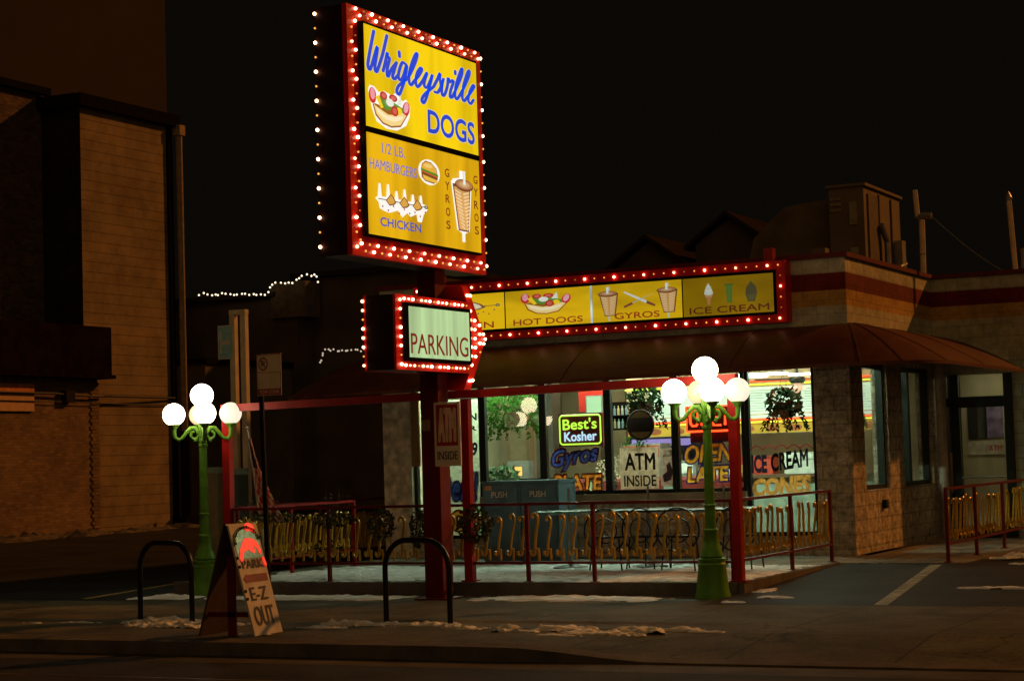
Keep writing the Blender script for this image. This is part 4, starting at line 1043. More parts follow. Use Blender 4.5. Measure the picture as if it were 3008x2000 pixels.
t = thing("picture_flyer", "small brown picture flyer numbered 20 taped beside the ATM INSIDE poster", "flyer", (-11.08, 27.48, 1.35))
g = MB(); g.face([(-11.16, 27.485, 1.36), (-10.93, 27.485, 1.36), (-10.93, 27.485, 1.93), (-11.16, 27.485, 1.93)]); fl_ = obj("sheet", g, thin("flyer_paper", (0.40, 0.28, 0.22), .45), t)
g = MB(); g.face([(-11.13 + a * .17, 27.482, 1.42 + b * .32) for a, b in ((.1, 0), (.8, .1), (1, .5), (.7, .95), (.35, .8), (.45, .5), (0, .35))]); obj("figure", g, thin("flyer_ink", (0.10, 0.06, 0.09), .4), fl_)
text("20", FRONT(27.481), -11.12, -10.97, 1.80, 1.90, INK["white"], fl_, "lettering", .03)
t = thing("red_banner", "red banner hanging high inside to the right above the kosher neon", "banner", (-13.57, 30.5, 2.6))
g = MB(); g.face([(-13.85, 30.5, 2.60), (-13.36, 30.5, 2.60), (-13.36, 30.5, 3.02), (-13.85, 30.5, 3.02)]); obj("cloth", g, mat("banner_red", (0.62, 0.035, 0.025), .7, vary=.25, scale=4), t)
t = thing("bottle_shelf", "dark shelf crowded with small pale bottles left of the round badge", "shelf", (-13.1, 30.55, 2.2))
g = MB(); g.box(-13.40, -12.80, 30.5, 30.8, 2.27, 2.30); g.box(-13.40, -12.80, 30.78, 30.8, 2.30, 2.75); g.box(-13.40, -12.80, 30.5, 30.8, 2.50, 2.52); obj("rack", g, DARKTRIM, t)
for k in range(16):
    x = -13.36 + .072 * (k % 8); z = 2.301 if k < 8 else 2.521
    g = MB(); g.lathe([(.022, 0), (.022, .10), (.009, .13), (.009, .16)], (x, 30.56, z), 8); obj("bottle", g, mat("shelf_bottle_%d" % (k % 3), [(0.45, 0.5, 0.48), (0.2, 0.3, 0.36), (0.5, 0.4, 0.2)][k % 3], .3), t)
t = thing("flower_vase", "bunch of pale dried flowers on the ledge left of the ATM INSIDE poster", "flowers", (-12.35, 28.3, 1.27))
rg = random.Random(33); g = MB(); g.leaves((-12.3, 28.3, 1.62), .27, 260, .028, rg, (1.1, .6, .8)); obj("flower_heads", g, thin("dried_flower", (0.75, 0.62, 0.45), .4), t)
g = MB(); g.lathe([(.05, 0), (.09, .12), (.06, .25)], (-12.3, 28.3, 1.27), 12); obj("vase", g, mat("vase_brown", (0.15, 0.07, 0.04), .4), t)
g = MB(); g.lathe([(.16, 0), (.16, .02), (.04, .04), (.04, .92), (.2, .94), (.2, .957)], (-12.3, 28.3, .312), 14); obj("stand", g, METAL, t)
t = thing("leafy_vine", "dark leafy vine sprawling inside between the kosher neon and the badge", "plant", (-12.0, 28.4, 1.9))
g = MB(); g.leaves((-11.95, 28.4, 1.98), .2, 90, .05, rg, (1.1, .6, 1.0)); g.leaves((-11.8, 28.4, 2.2), .12, 40, .045, rg); obj("foliage", g, LEAF, t)
g = MB(); g.tube([(-11.75, 28.4, 3.26), (-11.8, 28.4, 2.4), (-11.95, 28.4, 1.9)], .008, 5); obj("stem", g, BLACK, t)
# the order counter wall: menu boards, neon tubes, picture strip
PANEL = emit("menu_light", (.66, .86, .66), .85, .12, 3)
t = thing("menu_board", "lit white menu board wall with red and yellow neon lines over the counter", "menu board", (-10.6, 30.6, 2.1))
g = MB(); g.box(-13.0, -8.43, 30.6, 30.75, 2.13, 3.25)
obj("fascia", g, mat("fascia_tan", (0.5, 0.40, 0.26), .6), t)
Bb = FRONT(30.598)
mi = 0
for x0, x1 in ((-12.6, -11.75), (-11.7, -10.95), (-10.9, -10.0), (-9.95, -9.1), (-9.05, -8.5)):
    g = MB(); g.face([Bb.p(x0, 2.45), Bb.p(x1, 2.45), Bb.p(x1, 2.89), Bb.p(x0, 2.89)])
    pn = obj("menu_panel", g, PANEL, t)
    g = MB()
    for k in range(9):
        z = 2.84 - k * .042; w = rnd.uniform(.25, .6) * (x1 - x0 - .2)
        g.face([Bb.p(x0 + .08, z - .009, .003), Bb.p(x0 + .08 + w, z - .009, .003), Bb.p(x0 + .08 + w, z, .003), Bb.p(x0 + .08, z, .003)])
    obj("menu_lines", g, emit("menu_ink", (.34, .46, .34), .6), pn)
g = MB(); g.face([Bb.p(-13, 2.385), Bb.p(-8.45, 2.385), Bb.p(-8.45, 2.43), Bb.p(-13, 2.43)])
obj("light_band", g, emit("pale_band", (.6, .78, .72), .75), t)
g = MB(); g.tube([(-13, 30.54, 2.355), (-8.45, 30.54, 2.355)], .013, 6); g.tube([(-13, 30.54, 2.985), (-8.45, 30.54, 2.985)], .012, 6)
obj("red_neon_tube", g, NR, t)
g = MB(); g.tube([(-13, 30.54, 2.315), (-8.45, 30.54, 2.315)], .014, 6); g.tube([(-13, 30.54, 2.93), (-8.45, 30.54, 2.93)], .014, 6)
obj("yellow_neon_tube", g, emit("neon_yellow", (.85, .95, .06), 1.6), t)
g = MB(); g.face([Bb.p(-13, 2.135), Bb.p(-8.45, 2.135), Bb.p(-8.45, 2.285), Bb.p(-13, 2.285)])
stp = obj("picture_strip", g, emit("strip_yellow", (.62, .40, .03), .62, .3, 3), t)
g = MB()
for k in range(11):
    x = -12.9 + k * .41
    g.face([Bb.p(x + a, 2.21 + b, .003) for a, b in ell(0, 0, .11, .055, 12)])
obj("food_pictures", g, emit("strip_food", (.42, .12, .03), .6, .5, 9), stp)
t = thing("counter", "order counter with pale front and dark top inside the diner", "counter", (-10.5, 29.8, .31))
g = MB(); g.box(-13.0, -8.45, 29.6, 30.2, .313, 1.42)
obj("counter_body", g, mat("counter_pale", (0.24, 0.29, 0.23), .4, vary=.25), t)
g = MB(); g.box(-13.05, -8.44, 29.52, 30.25, 1.421, 1.47)
obj("counter_top", g, mat("counter_brown", (0.12, 0.075, 0.045), .3), t)
def simple(name, label, cat, mb, m, group=None):
    return tag(obj(name, mb, m), label, cat, group)
g = MB(); g.box(-9.95, -9.45, 29.7, 30.05, 1.472, 1.80); g.box(-9.93, -9.47, 29.68, 29.70, 1.70, 1.78)
simple("register", "white cash register on the diner counter under the menu board", "cash register", g, mat("register_white", (0.55, 0.56, 0.5), .4))
g = MB(); g.box(-10.75, -10.15, 29.7, 30.0, 1.472, 1.74); g.box(-10.76, -10.14, 29.69, 30.01, 1.741, 1.76)
simple("snack_rack", "red snack rack on the counter left of the register", "snack rack", g, mat("rack_red", (0.40, 0.05, 0.03), .5))
g = MB(); g.box(-9.38, -9.05, 29.7, 29.73, 1.472, 1.95); g.box(-9.29, -9.14, 29.69, 29.70, 1.74, 1.86)
simple("notice_card", "white notice card standing at the right end of the counter", "card", g, mat("card_white", (0.6, 0.62, 0.55), .5))
t = thing("napkin_box", "steel napkin box on the counter behind the ATM poster", "napkin box", (-11.6, 29.8, 1.47))
g = MB(); g.box(-11.75, -11.45, 29.7, 29.95, 1.472, 1.72); obj("body", g, METAL, t)
g = MB(); g.box(-11.70, -11.50, 29.69, 29.699, 1.52, 1.68); obj("slot", g, mat("napkin_white", (.6, .6, .55), .7), t)
t = thing("ceiling_fan", "dark ceiling fan with a small globe light above the hanging plant in the right window", "ceiling fan", (-9.75, 29.9, 2.85))
g = MB(); g.lathe([(.10, 0), (.13, .03), (.13, .09), (.05, .12)], (-9.75, 29.9, 2.90), 16); g.tube([(-9.75, 29.9, 3.0), (-9.75, 29.9, 3.26)], .02, 8); obj("motor", g, BLACK, t)
for k in range(4):
    a = math.radians(20 + 90 * k); c_, s_ = math.cos(a), math.sin(a)
    g = MB(); g.obox((-9.75 + c_ * .12 - s_ * -.06, 29.9 + s_ * .12 + c_ * -.06, 2.955), (c_ * .55, s_ * .55, 0), (-s_ * .12, c_ * .12, .02), (0, 0, .01)); obj("blade", g, mat("fan_blade", (0.10, 0.07, 0.05), .5), t)
g = MB(); g.ball((-9.75, 29.9, 2.83), .085, 14, 10); obj("globe", g, emit("fan_globe", (1.0, .62, .42), .75), t)
t = thing("drink_fountain", "silver drink fountain with dark front on the counter behind the badge", "drink machine", (-12.3, 29.85, 1.47))
g = MB(); g.box(-12.75, -12.05, 29.7, 30.15, 1.472, 2.02); obj("body", g, METAL, t)
g = MB(); g.box(-12.72, -12.08, 29.685, 29.699, 1.80, 1.99); obj("front_sign", g, emit("fountain_sign", (.5, .12, .06), .5, .6, 9), t)
for k in range(5):
    g = MB(); g.box(-12.66 + k * .125, -12.61 + k * .125, 29.62, 29.699, 1.68, 1.78); obj("tap", g, BLACK, t)
for k in range(9):
    x = -11.35 + .085 * k; g = MB(); g.lathe([(.028, 0), (.036, .12 + .02 * (k % 3))], (x, 29.66 + .05 * (k % 2), 1.472), 10)
    tag(obj("cup_stack", g, mat("cup_%d" % (k % 3), [(0.6, 0.58, 0.5), (0.5, 0.08, 0.05), (0.55, 0.40, 0.1)][k % 3], .5)), "small cups and jars lined up on the counter behind the OPEN LATE window", "cup", "cups on the counter")
# dining side on the left: columns, partition, clutter
for i, (x, y, c, lab) in enumerate([(-15.2, 31.0, (0.30, 0.22, 0.13), "tan column standing at the far left inside the diner"), (-14.3, 30.2, (0.07, 0.055, 0.04), "dark narrow column inside the diner behind the hanging fern"), (-13.55, 31.6, (0.26, 0.21, 0.13), "tan column inside the diner left of the kosher neon"), (-15.9 + 1.6, 32.9, (.10, .08, .055), "brown column by the back wall of the dining room")]):
    g = MB(); g.box(x - .16, x + .16, y - .16, y + .16, .313, 3.255); g.box(x - .18, x + .18, y - .18, y + .18, .3131, .45)
    simple("column", lab, "column", g, mat("column_paint_%d" % i, c, .6, vary=.15))
t = thing("partition", "low pale green partition with dark cap in the dining room", "partition", (-14.2, 29.6, .31))
g = MB(); g.box(-15.5, -13.2, 29.5, 29.62, .313, 1.45); obj("panel", g, mat("partition_green", (0.30, 0.38, 0.24), .6, vary=.2, scale=4), t)
g = MB(); g.box(-15.5, -13.18, 29.47, 29.65, 1.451, 1.50); obj("cap", g, DARKTRIM, t)
g = MB(); g.box(-14.05, -13.15, 33.55, 33.598, 2.3, 3.2); g.box(-13.98, -13.22, 33.53, 33.549, 2.4, 3.1)
simple("red_wall_poster", "large red poster high on the back wall of the dining room", "poster", g, mat("poster_red", (0.45, 0.04, 0.03), .6, vary=.3, scale=3))
t = thing("wall_lightbox", "small glowing green white light box high in the dining room", "light box", (-13.1, 29.1, 2.4))
g = MB(); g.box(-13.45, -13.15, 29.9, 30.0, 2.55, 2.85); obj("case", g, METAL, t)
g = MB(); g.face([(-13.43, 29.898, 2.57), (-13.17, 29.898, 2.57), (-13.17, 29.898, 2.83), (-13.43, 29.898, 2.83)]); obj("screen", g, emit("box_screen", (.40, .60, .36), .7), t)
t = thing("drink_cooler", "glass front drinks cooler glowing violet behind the kosher neon", "cooler", (-12.9, 31.5, .31))
g = MB(); g.box(-13.4, -12.2, 31.6, 32.4, .313, 2.15); obj("case", g, mat("cooler_case", (0.10, 0.10, 0.11), .4), t)
g = MB(); g.box(-13.35, -12.25, 31.58, 31.599, 1.98, 2.10); obj("top_light", g, emit("violet_light", (.38, .30, .75), .8), t)
for k in range(5):
    g = MB()
    for j in range(11): g.box(-13.33 + j * .098, -13.26 + j * .098, 31.52, 31.58, .62 + k * .27, .62 + k * .27 + .19 * (1 if (j + k) % 3 else .8))
    obj("bottle_row", g, mat("bottle_row_%d" % (k % 3), [(0.35, 0.33, 0.28), (0.30, 0.22, 0.16), (0.25, 0.30, 0.26)][k % 3], .3, vary=.8, scale=17), t)
t = thing("heat_lamp", "small bright warm lamp box on the partition at the left window", "lamp", (-14.5, 29.55, 1.5))
g = MB(); g.box(-14.75, -14.35, 29.5, 29.7, 1.503, 1.80); obj("case", g, METAL, t)
g = MB(); g.face([(-14.73, 29.498, 1.55), (-14.48, 29.498, 1.55), (-14.48, 29.498, 1.70), (-14.73, 29.498, 1.70)]); obj("lamp_window", g, emit("warm_window", (1.0, .5, .12), 1.6, .6, 6), t)
# wire chairs backs and booth bits seen low in the panes
seat = mat("red_seat", (0.22, 0.03, 0.025), .4, vary=.2)
def booth(x, y, lab):
    t = thing("booth_seat", lab, "booth", (x, y, .31), "booth seats inside the diner")
    g = MB(); g.box(x - .5, x + .5, y, y + .45, .313, .76); obj("seat", g, seat, t)
    g = MB(); g.box(x - .5, x + .5, y + .451, y + .56, .313, 1.42); g.tube([(x - .5, y + .5, 1.42), (x + .5, y + .5, 1.42)], .055, 8); obj("backrest", g, seat, t)
booth(-13.6, 28.5, "red booth seat in the dining room left of the kosher neon"); booth(-12.3, 28.6, "red booth seat under the kosher neon sign"); booth(-10.9, 28.5, "red booth seat behind the ATM window poster")
# plants in the windows
def hanging_plant(label, c, rad, n, m, seed, shape=(1, 1, 1)):
    t = thing("hanging_plant", label, "plant", (c[0], c[1], c[2] - rad * .3), "hanging plants in the windows")
    rg = random.Random(seed)
    g = MB(); g.leaves(c, rad, n, .055, rg, shape)
    for k in range(14):
        a = rg.uniform(0, 6.28); q = Vector(c) + Vector((math.cos(a) * rad * .8, math.sin(a) * rad * .5, -rad * .3))
        for j in range(7):
            q = q + Vector((math.cos(a) * .02, 0, -.045)); g.leaves(q, .035, 3, .04, rg)
    obj("foliage", g, m, t)
    g = MB(); g.lathe([(.02, -.12), (.11, -.10), (.14, .06), (.15, .07)], (c[0], c[1], c[2] - rad * .25), 14); obj("pot", g, mat("plant_pot", (0.06, 0.035, 0.02), .6), t)
    g = MB(); g.tube([(c[0] - .13, c[1], c[2] - rad * .1), (c[0], c[1], c[2] + .45), (c[0] + .13, c[1], c[2] - rad * .1)], .006, 5); g.tube([(c[0], c[1], c[2] + .45), (c[0], c[1], 3.26)], .006, 5); obj("hanger", g, BLACK, t)
DKLEAF = mat("dark_leaf", (0.007, 0.013, 0.005), .9, vary=.4, scale=9, spec=0.0)
hanging_plant("dark leafy plant hanging before the menu board in the right window", (-9.42, 28.2, 2.56), .27, 340, DKLEAF, 3, (1.1, .8, .9))
hanging_plant("dark trailing plant hanging above the round badge", (-11.68, 28.2, 2.66), .27, 330, DKLEAF, 5, (1.15, .8, .95))
hanging_plant("big bright green fern hanging in the second window", (-14.0, 28.25, 2.62), .45, 560, LEAF, 8, (1.25, .7, .75))
hanging_plant("small plant hanging in the first side window", (-8.75, 29.2, 2.55), .22, 200, LEAF, 9, (.8, .9, 1.1))
t = thing("potted_plant", "pale leafy potted plant on the ledge behind the left window", "plant", (-14.3, 28.2, 1.2))
rg = random.Random(12); g = MB(); g.leaves((-14.2, 28.2, 1.55), .26, 160, .07, rg, (1.2, .7, .7)); obj("foliage", g, mat("pale_leaf", (0.09, 0.17, 0.08), .5, vary=.5, scale=8), t)
g = MB(); g.lathe([(.09, 0), (.13, .22), (.14, .23)], (-14.2, 28.2, 1.15), 14); obj("pot", g, mat("plant_pot", (0.06, 0.035, 0.02), .6), t)
g = MB(); g.lathe([(.16, 0), (.16, .02), (.04, .04), (.04, .80), (.2, .82), (.2, .84)], (-14.2, 28.2, .312), 14); obj("stand", g, METAL, t)
# notices on the vestibule wall behind the door
t = thing("door_notices", "small dark window and red lettered notices seen through the side door", "notice board", (-7.7, 33.98, 1.7))
g = MB(); g.box(-8.02, -7.70, 33.96, 33.998, 1.93, 2.52); obj("dark_window", g, mat("dark_pane", (0.02, 0.02, 0.02), .3), t)
g = MB(); g.box(-7.69, -7.42, 33.96, 33.998, 1.95, 2.50); obj("poster", g, mat("violet_poster", (0.20, 0.15, 0.26), .6, vary=.6, scale=6), t)
g = MB(); g.box(-8.02, -7.42, 33.965, 33.998, 1.66, 1.90); nb = obj("notice", g, mat("notice_paper", (0.42, 0.36, 0.27), .6, vary=.25, scale=14), t)
text("ATM", FRONT(33.963), -7.68, -7.45, 1.72, 1.82, mat("sign_red_ink", (0.30, 0.022, 0.012), .5), nb, "lettering", .02)

# ================================================================== ROOFTOP
HV = mat("hvac_tan", (0.17, 0.125, 0.075), .6, vary=.2, scale=2)
t = thing("rooftop_air_unit", "tall boxy rooftop air unit with orange lit side on the diner roof", "air conditioner", (-9.8, 34.4, 4.2))
g = MB(); g.box(-10.15, -9.52, 33.3, 35.65, 4.5, 6.42); g.box(-10.2, -9.47, 33.25, 35.7, 6.421, 6.47)
body = obj("cabinet", g, HV, t)
g = MB()
for a, b, c, d in ((33.5, 34.1, 4.7, 6.3), (34.2, 34.25, 4.6, 6.35), (35.0, 35.05, 4.6, 6.35)): g.box(-9.519, -9.49, a, b, c, d)
obj("side_panel", g, mat("hvac_seam", (0.11, 0.085, 0.055), .6, vary=.3), t)
g = MB(); g.tube([(-9.4, 34.3, 4.6), (-9.4, 34.3, 5.5), (-9.45, 34.1, 5.8)], .06, 8); g.tube([(-9.4, 34.9, 4.6), (-9.35, 34.9, 5.1), (-9.4, 35.5, 5.2)], .035, 8); g.box(-9.5, -9.3, 34.3, 34.9, 4.72, 4.95); g.box(-9.5, -9.35, 35.1, 35.35, 4.6, 5.6)
obj("pipes", g, METAL, t)
for z0, z1 in ((5.75, 6.15), (4.95, 5.35)):
    g = MB(); g.box(-9.78, -9.64, 33.27, 33.299, z0, z1); obj("label_plate", g, mat("hvac_label", (0.30, 0.25, 0.14), .6), t)
g = MB()
for z0 in (6.0, 6.1, 6.2): g.box(-10.12, -9.93, 33.28, 33.299, z0, z0 + .05)
obj("louvre", g, mat("hvac_label", (0.30, 0.25, 0.14), .6), t)
g = MB()
for k in range(4): g.box(-10.1 + .5 * (k % 2), -10.0 + .5 * (k % 2), 33.4 + 2 * (k // 2), 33.5 + 2 * (k // 2), 4.2, 4.5)
obj("foot", g, METAL, t)
t = thing("rooftop_duct", "wide dark slope shouldered duct housing left of the rooftop air unit", "duct", (-10.9, 34.6, 4.2))
g = MB(); prof2 = [(-12.1, 4.2), (-10.2, 4.2), (-10.2, 6.30), (-11.1, 6.22), (-11.7, 5.7)]
for y0, y1 in ((33.7, 35.4),):
    g.face([(x, y0, z) for x, z in prof2]); g.face([(x, y1, z) for x, z in prof2][::-1])
    for i in range(5):
        a, b = prof2[i], prof2[(i + 1) % 5]; g.face([(a[0], y0, a[1]), (a[0], y1, a[1]), (b[0], y1, b[1]), (b[0], y0, b[1])])
obj("housing", g, mat("duct_dark", (0.15, 0.115, 0.075), .7, vary=.3, scale=2), t)
for (x, w, h, lab) in ((-10.12, .14, .75, "small square roof vent nearest the sign bracket"), (-9.62, .22, .93, "stacked square roof vent in front of the dark duct")):
    t = thing("roof_vent", lab, "vent", (x, 31, 4.2), "square vents on the diner roof")
    g = MB(); g.box(x - w * .5, x + w * .5, 31 - w * .5, 31 + w * .5, 4.2, 4.2 + h); obj("stack", g, HV, t)
    g = MB(); g.box(x - w * .68, x + w * .68, 31 - w * .68, 31 + w * .68, 4.2 + h * .62, 4.2 + h * .80); obj("hood", g, HV, t)
PIPE = mat("tan_pipe", (0.85, 0.62, 0.36), .45, vary=.15)
t = thing("roof_mast", "bent rooftop mast with a small floodlight bracket behind the parapet corner", "mast", (-8.48, 33, 4.2))
g = MB(); g.tube([(-8.45, 33, 4.2), (-8.43, 33, 5.70)], .05, 10); g.tube([(-8.50, 33, 5.75), (-8.53, 33, 6.22)], .045, 10); obj("pole", g, PIPE, t)
g = MB(); g.tube([(-8.5, 33, 5.72), (-8.38, 33, 5.78), (-8.26, 33, 5.76)], .06, 10); g.tube([(-8.45, 33, 5.1), (-8.45, 33, 5.12)], .07, 8); obj("floodlight", g, METAL, t)
t = thing("roof_pole", "slim leaning orange lit pole on the right wing roof", "pole", (-6.87, 33, 4.2))
g = MB(); g.tube([(-6.86, 33, 4.2), (-6.94, 33, 5.9)], .045, 10); obj("pole", g, PIPE, t)
g = MB(); g.lathe([(.055, 0), (.06, .06), (.03, .12), (.01, .16)], (-6.945, 33, 5.9), 10); obj("cap", g, METAL, t)
t = thing("roof_pipe", "short grey vent pipe beside the leaning roof pole", "pipe", (-6.72, 33, 4.2))
g = MB(); g.tube([(-6.74, 33, 4.2), (-6.74, 33, 5.05)], .04, 10); obj("pipe", g, METAL, t)
g = MB(); g.tube([(-6.74, 33, 5.03), (-6.74, 33, 5.08)], .052, 10); obj("cap", g, METAL, t)
g = MB(); g.tube([Vector((-8.27, 33, 5.76)).lerp(Vector((-7.0, 33, 4.66)), k / 8) - Vector((0, 0, .07 * math.sin(math.pi * k / 8))) for k in range(9)], .008, 5)
simple("guy_wire", "thin grey wire sloping from the bent mast down to the wing roof", "wire", g, METAL)

# ================================================================== STREET LAMPS (five glowing globes each)
GLOBE = emit("lamp_globe", (1.0, .80, .52), 14.0)
GLOBE2 = emit("lamp_globe_old", (1.0, .70, .40), 1.0, .12, 3)
GLOBE3 = emit("lamp_globe_soft", (1.0, .89, .68), 1.03, .06, 3)
def street_lamp(label, loc, phi):
    t = thing("street_lamp", label, "street lamp", loc, "green five globe street lamps")
    x, y, z = loc
    g = MB(); g.lathe([(.215, 0), (.21, .04), (.195, .08), (.165, .36), (.17, .40), (.155, .42), (.165, .44), (.165, .465), (.12, .475)], loc, 24)
    obj("base", g, GREEN, t, smooth=True)
    g = MB(); g.lathe([(.12, .475), (.14, .49), (.135, .52), (.095, .62), (.075, .76), (.085, .775), (.085, .80), (.066, .815), (.063, 1.06), (.072, 1.07), (.072, 1.09), (.060, 1.10), (.050, 1.98), (.062, 1.985), (.062, 2.01), (.050, 2.02), (.058, 2.06), (.06, 2.30), (.03, 2.40), (.035, 2.55)], loc, 20)
    obj("shaft", g, GREEN, t, smooth=True)
    for k in range(4):
        a = math.radians(phi - 90 + 90 * k); dx, dy = math.cos(a), math.sin(a)
        g = MB()
        P = [(.05, 2.16), (.10, 2.235), (.155, 2.235), (.21, 2.18), (.27, 2.10), (.33, 2.08), (.372, 2.12), (.378, 2.20), (.378, 2.26)]
        g.tube([(x + dx * d, y + dy * d, z + h) for d, h in P], [.03, .032, .030, .026, .025, .026, .028, .03, .03], 10)
        sc2 = [(.11 + .05 * math.cos(b), 2.14 + .05 * math.sin(b)) for b in [math.radians(q) for q in range(90, -200, -30)]]
        g.tube([(x + dx * d, y + dy * d, z + h) for d, h in sc2], .020, 8)
        g.ball((x + dx * .10, y + dy * .10, z + 2.07), .032, 8, 6)
        arm = obj("arm", g, GREEN, t, smooth=True)
        g = MB(); g.lathe([(.045, 0), (.05, .02), (.075, .04), (.082, .055)], (x + dx * .378, y + dy * .378, z + 2.235), 16); obj("cup", g, GREEN, arm, smooth=True)
        g = MB(); g.ball((x + dx * .378, y + dy * .378, z + 2.42), .150, 24, 16); obj("globe", g, {1: GLOBE3, 2: GLOBE2}.get(k, GLOBE), arm, smooth=True)
    g = MB(); g.ball((x, y, z + 2.67), .155, 24, 16); obj("globe", g, GLOBE, t, smooth=True)
street_lamp("green five globe street lamp on the left in front of the siding building", (-15.41, 21.70, .15), 40)
street_lamp("green five globe street lamp on the right before the OPEN LATE window", (-8.175, 21.62, .15), 32)

# ================================================================== RAILINGS with gold scrolls
def scroll(mb, p, d, h=.50):
    """S-shaped scroll rising from p, curling along direction d"""
    p = Vector(p); d = Vector(d)
    P = []
    for q in (150, 100, 50, 0, -50, -100): a = math.radians(q); P.append((.030 + .026 * math.cos(a) * -1, .035 - .03 * math.sin(a) * -1))
    path = [(-.055, .055), (-.06, .02), (-.035, .0), (-.012, .02), (-.012, .06), (.0, .16), (.022, .28), (.045, .38), (.042, .44), (.012, .47), (-.018, .45), (-.014, .415)]
    path = [(a, b * h / .47) for a, b in path]
    sm = smooth_path([(a, b) for a, b in [(x, z) for x, z in path]] if False else [Vector((a, b)) for a, b in path], 3)
    mb.tube([tuple(p + d * q.x + Vector((0, 0, q.y))) for q in sm], .0175, 6)
    return mb
_sc = MB(); scroll(_sc, (0, 0, 0), (1, 0, 0)); _sc.tube([(.035, 0, -.06), (.035, 0, .02), (.03, 0, .085), (.008, 0, .09), (.004, 0, .06)], .017, 6)
_sc.ball((.035, 0, -.02), .020, 8, 5)
_tmpl = obj("baluster", _sc, GOLD, smooth=True); SCROLL_ME = _tmpl.data; bpy.data.objects.remove(_tmpl)
def railing(label, a, b, z, posts, step, skip=(), railm=RAILRED, tall=.95):
    a, b = Vector((*a, z)), Vector((*b, z)); L = (b - a).length; d = (b - a) / L
    t = thing("patio_railing", label, "railing", tuple((a + b) / 2), "red railings with gold scrolls")
    nrm = Vector((-d.y, d.x, 0))
    for q in posts:
        p = a + d * q
        g = MB(); g.obox(p - d * .022 - nrm * .022, d * .044, nrm * .044, (0, 0, tall)); g.obox(p - d * .05 - nrm * .05, d * .1, nrm * .1, (0, 0, .012)); obj("post", g, railm, t)
    g = MB(); g.obox(a - nrm * .024 + Vector((0, 0, tall)), d * L, nrm * .048, (0, 0, .035)); obj("top_rail", g, railm, t)
    g = MB(); g.obox(a - nrm * .018 + Vector((0, 0, .225)), d * L, nrm * .036, (0, 0, .03)); obj("bottom_rail", g, railm, t)
    n = int(L / step); ang = math.atan2(d.y, d.x)
    for k in range(n):
        q = step * (k + .5)
        if any(abs(q - pq) < .05 for pq in posts): continue
        o = bpy.data.objects.new("baluster", SCROLL_ME); COL.objects.link(o)
        o.location = a + d * q + Vector((0, 0, .33)); o.rotation_euler = (rnd.uniform(-.05, .05), rnd.uniform(-.07, .07), ang + rnd.uniform(-.25, .25)); o.scale = (rnd.uniform(.85, 1.2), 1, rnd.uniform(.93, 1.06)); _par(o, t)
    return t
railing("long front railing with gold scrolls along the patio edge", (-15.2, 22.0), (-8.0, 22.0), .31, (.05, 1.55, 3.05, 4.45, 5.35, 7.15), .172)
railing("railing down the right side of the patio beside the asphalt", (-8.05, 22.1), (-8.05, 25.92), .31, (.02, 2.1, 3.8), .21)
railing("bright red railing down the left side of the patio", (-15.3, 22.1), (-15.3, 25.4), .31, (.02, 1.55, 3.28), .15, railm=RED)
railing("farther left railing running back beside the dark lot", (-16.6, 24.2), (-16.6, 28.9), .20, (.02, 2.3, 4.68), .19, tall=1.03)
railing("railing beside the ramp at the right edge of the frame", (-6.43, 25.78), (-6.43, 32.2), .306, (.02, 1.65, 3.4, 5.2, 6.38), .22)

# garlands of dead greenery hung on the front railing
rg = random.Random(21)
def garland(label, c, rx, rz, n):
    g = MB(); g.leaves(c, 1, n, .035, rg, (rx, .09, rz)); tag(obj("garland", g, GARL), label, "garland", "dark garlands on the front railing")
    return g
garland("dark garland heap on the railing left of the left pillar", (-13.55, 21.95, 1.12), .35, .10, 260)
garland("trailing dark garland beside the left railing corner", (-14.4, 21.95, 1.16), .45, .07, 200)
garland("drooping dark garland in front of the left pillar foot", (-12.82, 21.95, 1.05), .22, .22, 280)
garland("teardrop dark garland just left of the sign pole", (-12.26, 21.95, .98), .14, .26, 260)
garland("wide dark garland bundled round the middle red post", (-11.44, 21.92, 1.03), .27, .24, 420)
garland("thin garland hanging low on the left side railing", (-13.75, 22.1, .72), .25, .14, 160)
# dry twig bushes against the dark wall left of the diner
for (x, y, z, lab) in ((-17.0, 25.5, 1.15, "dry twiggy bush above the left railing near the flag"), (-16.35, 26.6, 1.25, "dry twiggy bush beside the left pillar")):
    g = MB()
    for k in range(26):
        a = rg.uniform(0, 6.28); h = rg.uniform(.6, 1.35)
        g.tube([(x, y, .15), (x + .12 * math.cos(a), y + .12 * math.sin(a), .15 + h * .6), (x + .38 * math.cos(a) * rg.uniform(.4, 1), y + .3 * math.sin(a), .15 + h)], [.012, .007, .003], 4)
    g.leaves((x, y, 1.15), .34, 70, .035, rg, (1, .8, .7))
    tag(obj("twig_bush", g, mat("dry_twigs", (0.10, 0.085, 0.055), .8, vary=.4, scale=9)), lab, "bush")

# ================================================================== PATIO FURNITURE
TEAL = mat("bin_teal", (0.085, 0.15, 0.185), .5, vary=.25, scale=3, bump=.05)
def bin_(x0, x1, lab):
    t = thing("trash_bin", lab, "trash bin", ((x0 + x1) / 2, 26.4, .31), "teal PUSH trash bins")
    g = MB(); g.box(x0, x1, 26.12, 26.72, .314, 1.47); g.box(x0 - .015, x1 + .015, 26.10, 26.74, 1.471, 1.515); g.box(x0 + .02, x1 - .02, 26.14, 26.70, .312, .36)
    obj("body", g, TEAL, t)
    g = MB(); g.box(x0 + .04, x1 - .04, 26.098, 26.119, 1.20, 1.45); fl = obj("flap", g, mat("bin_flap", (0.09, 0.155, 0.19), .45), t)
    text("PUSH", FRONT(26.096), x0 + .16, x1 - .2, 1.27, 1.36, mat("push_ink", (0.85, 0.62, 0.42), .5), fl, "lettering", .012, w=.002)
    g = MB(); g.box(x0 + .04, x1 - .04, 26.105, 26.119, .42, 1.165); obj("front_panel", g, TEAL, t)
    return t
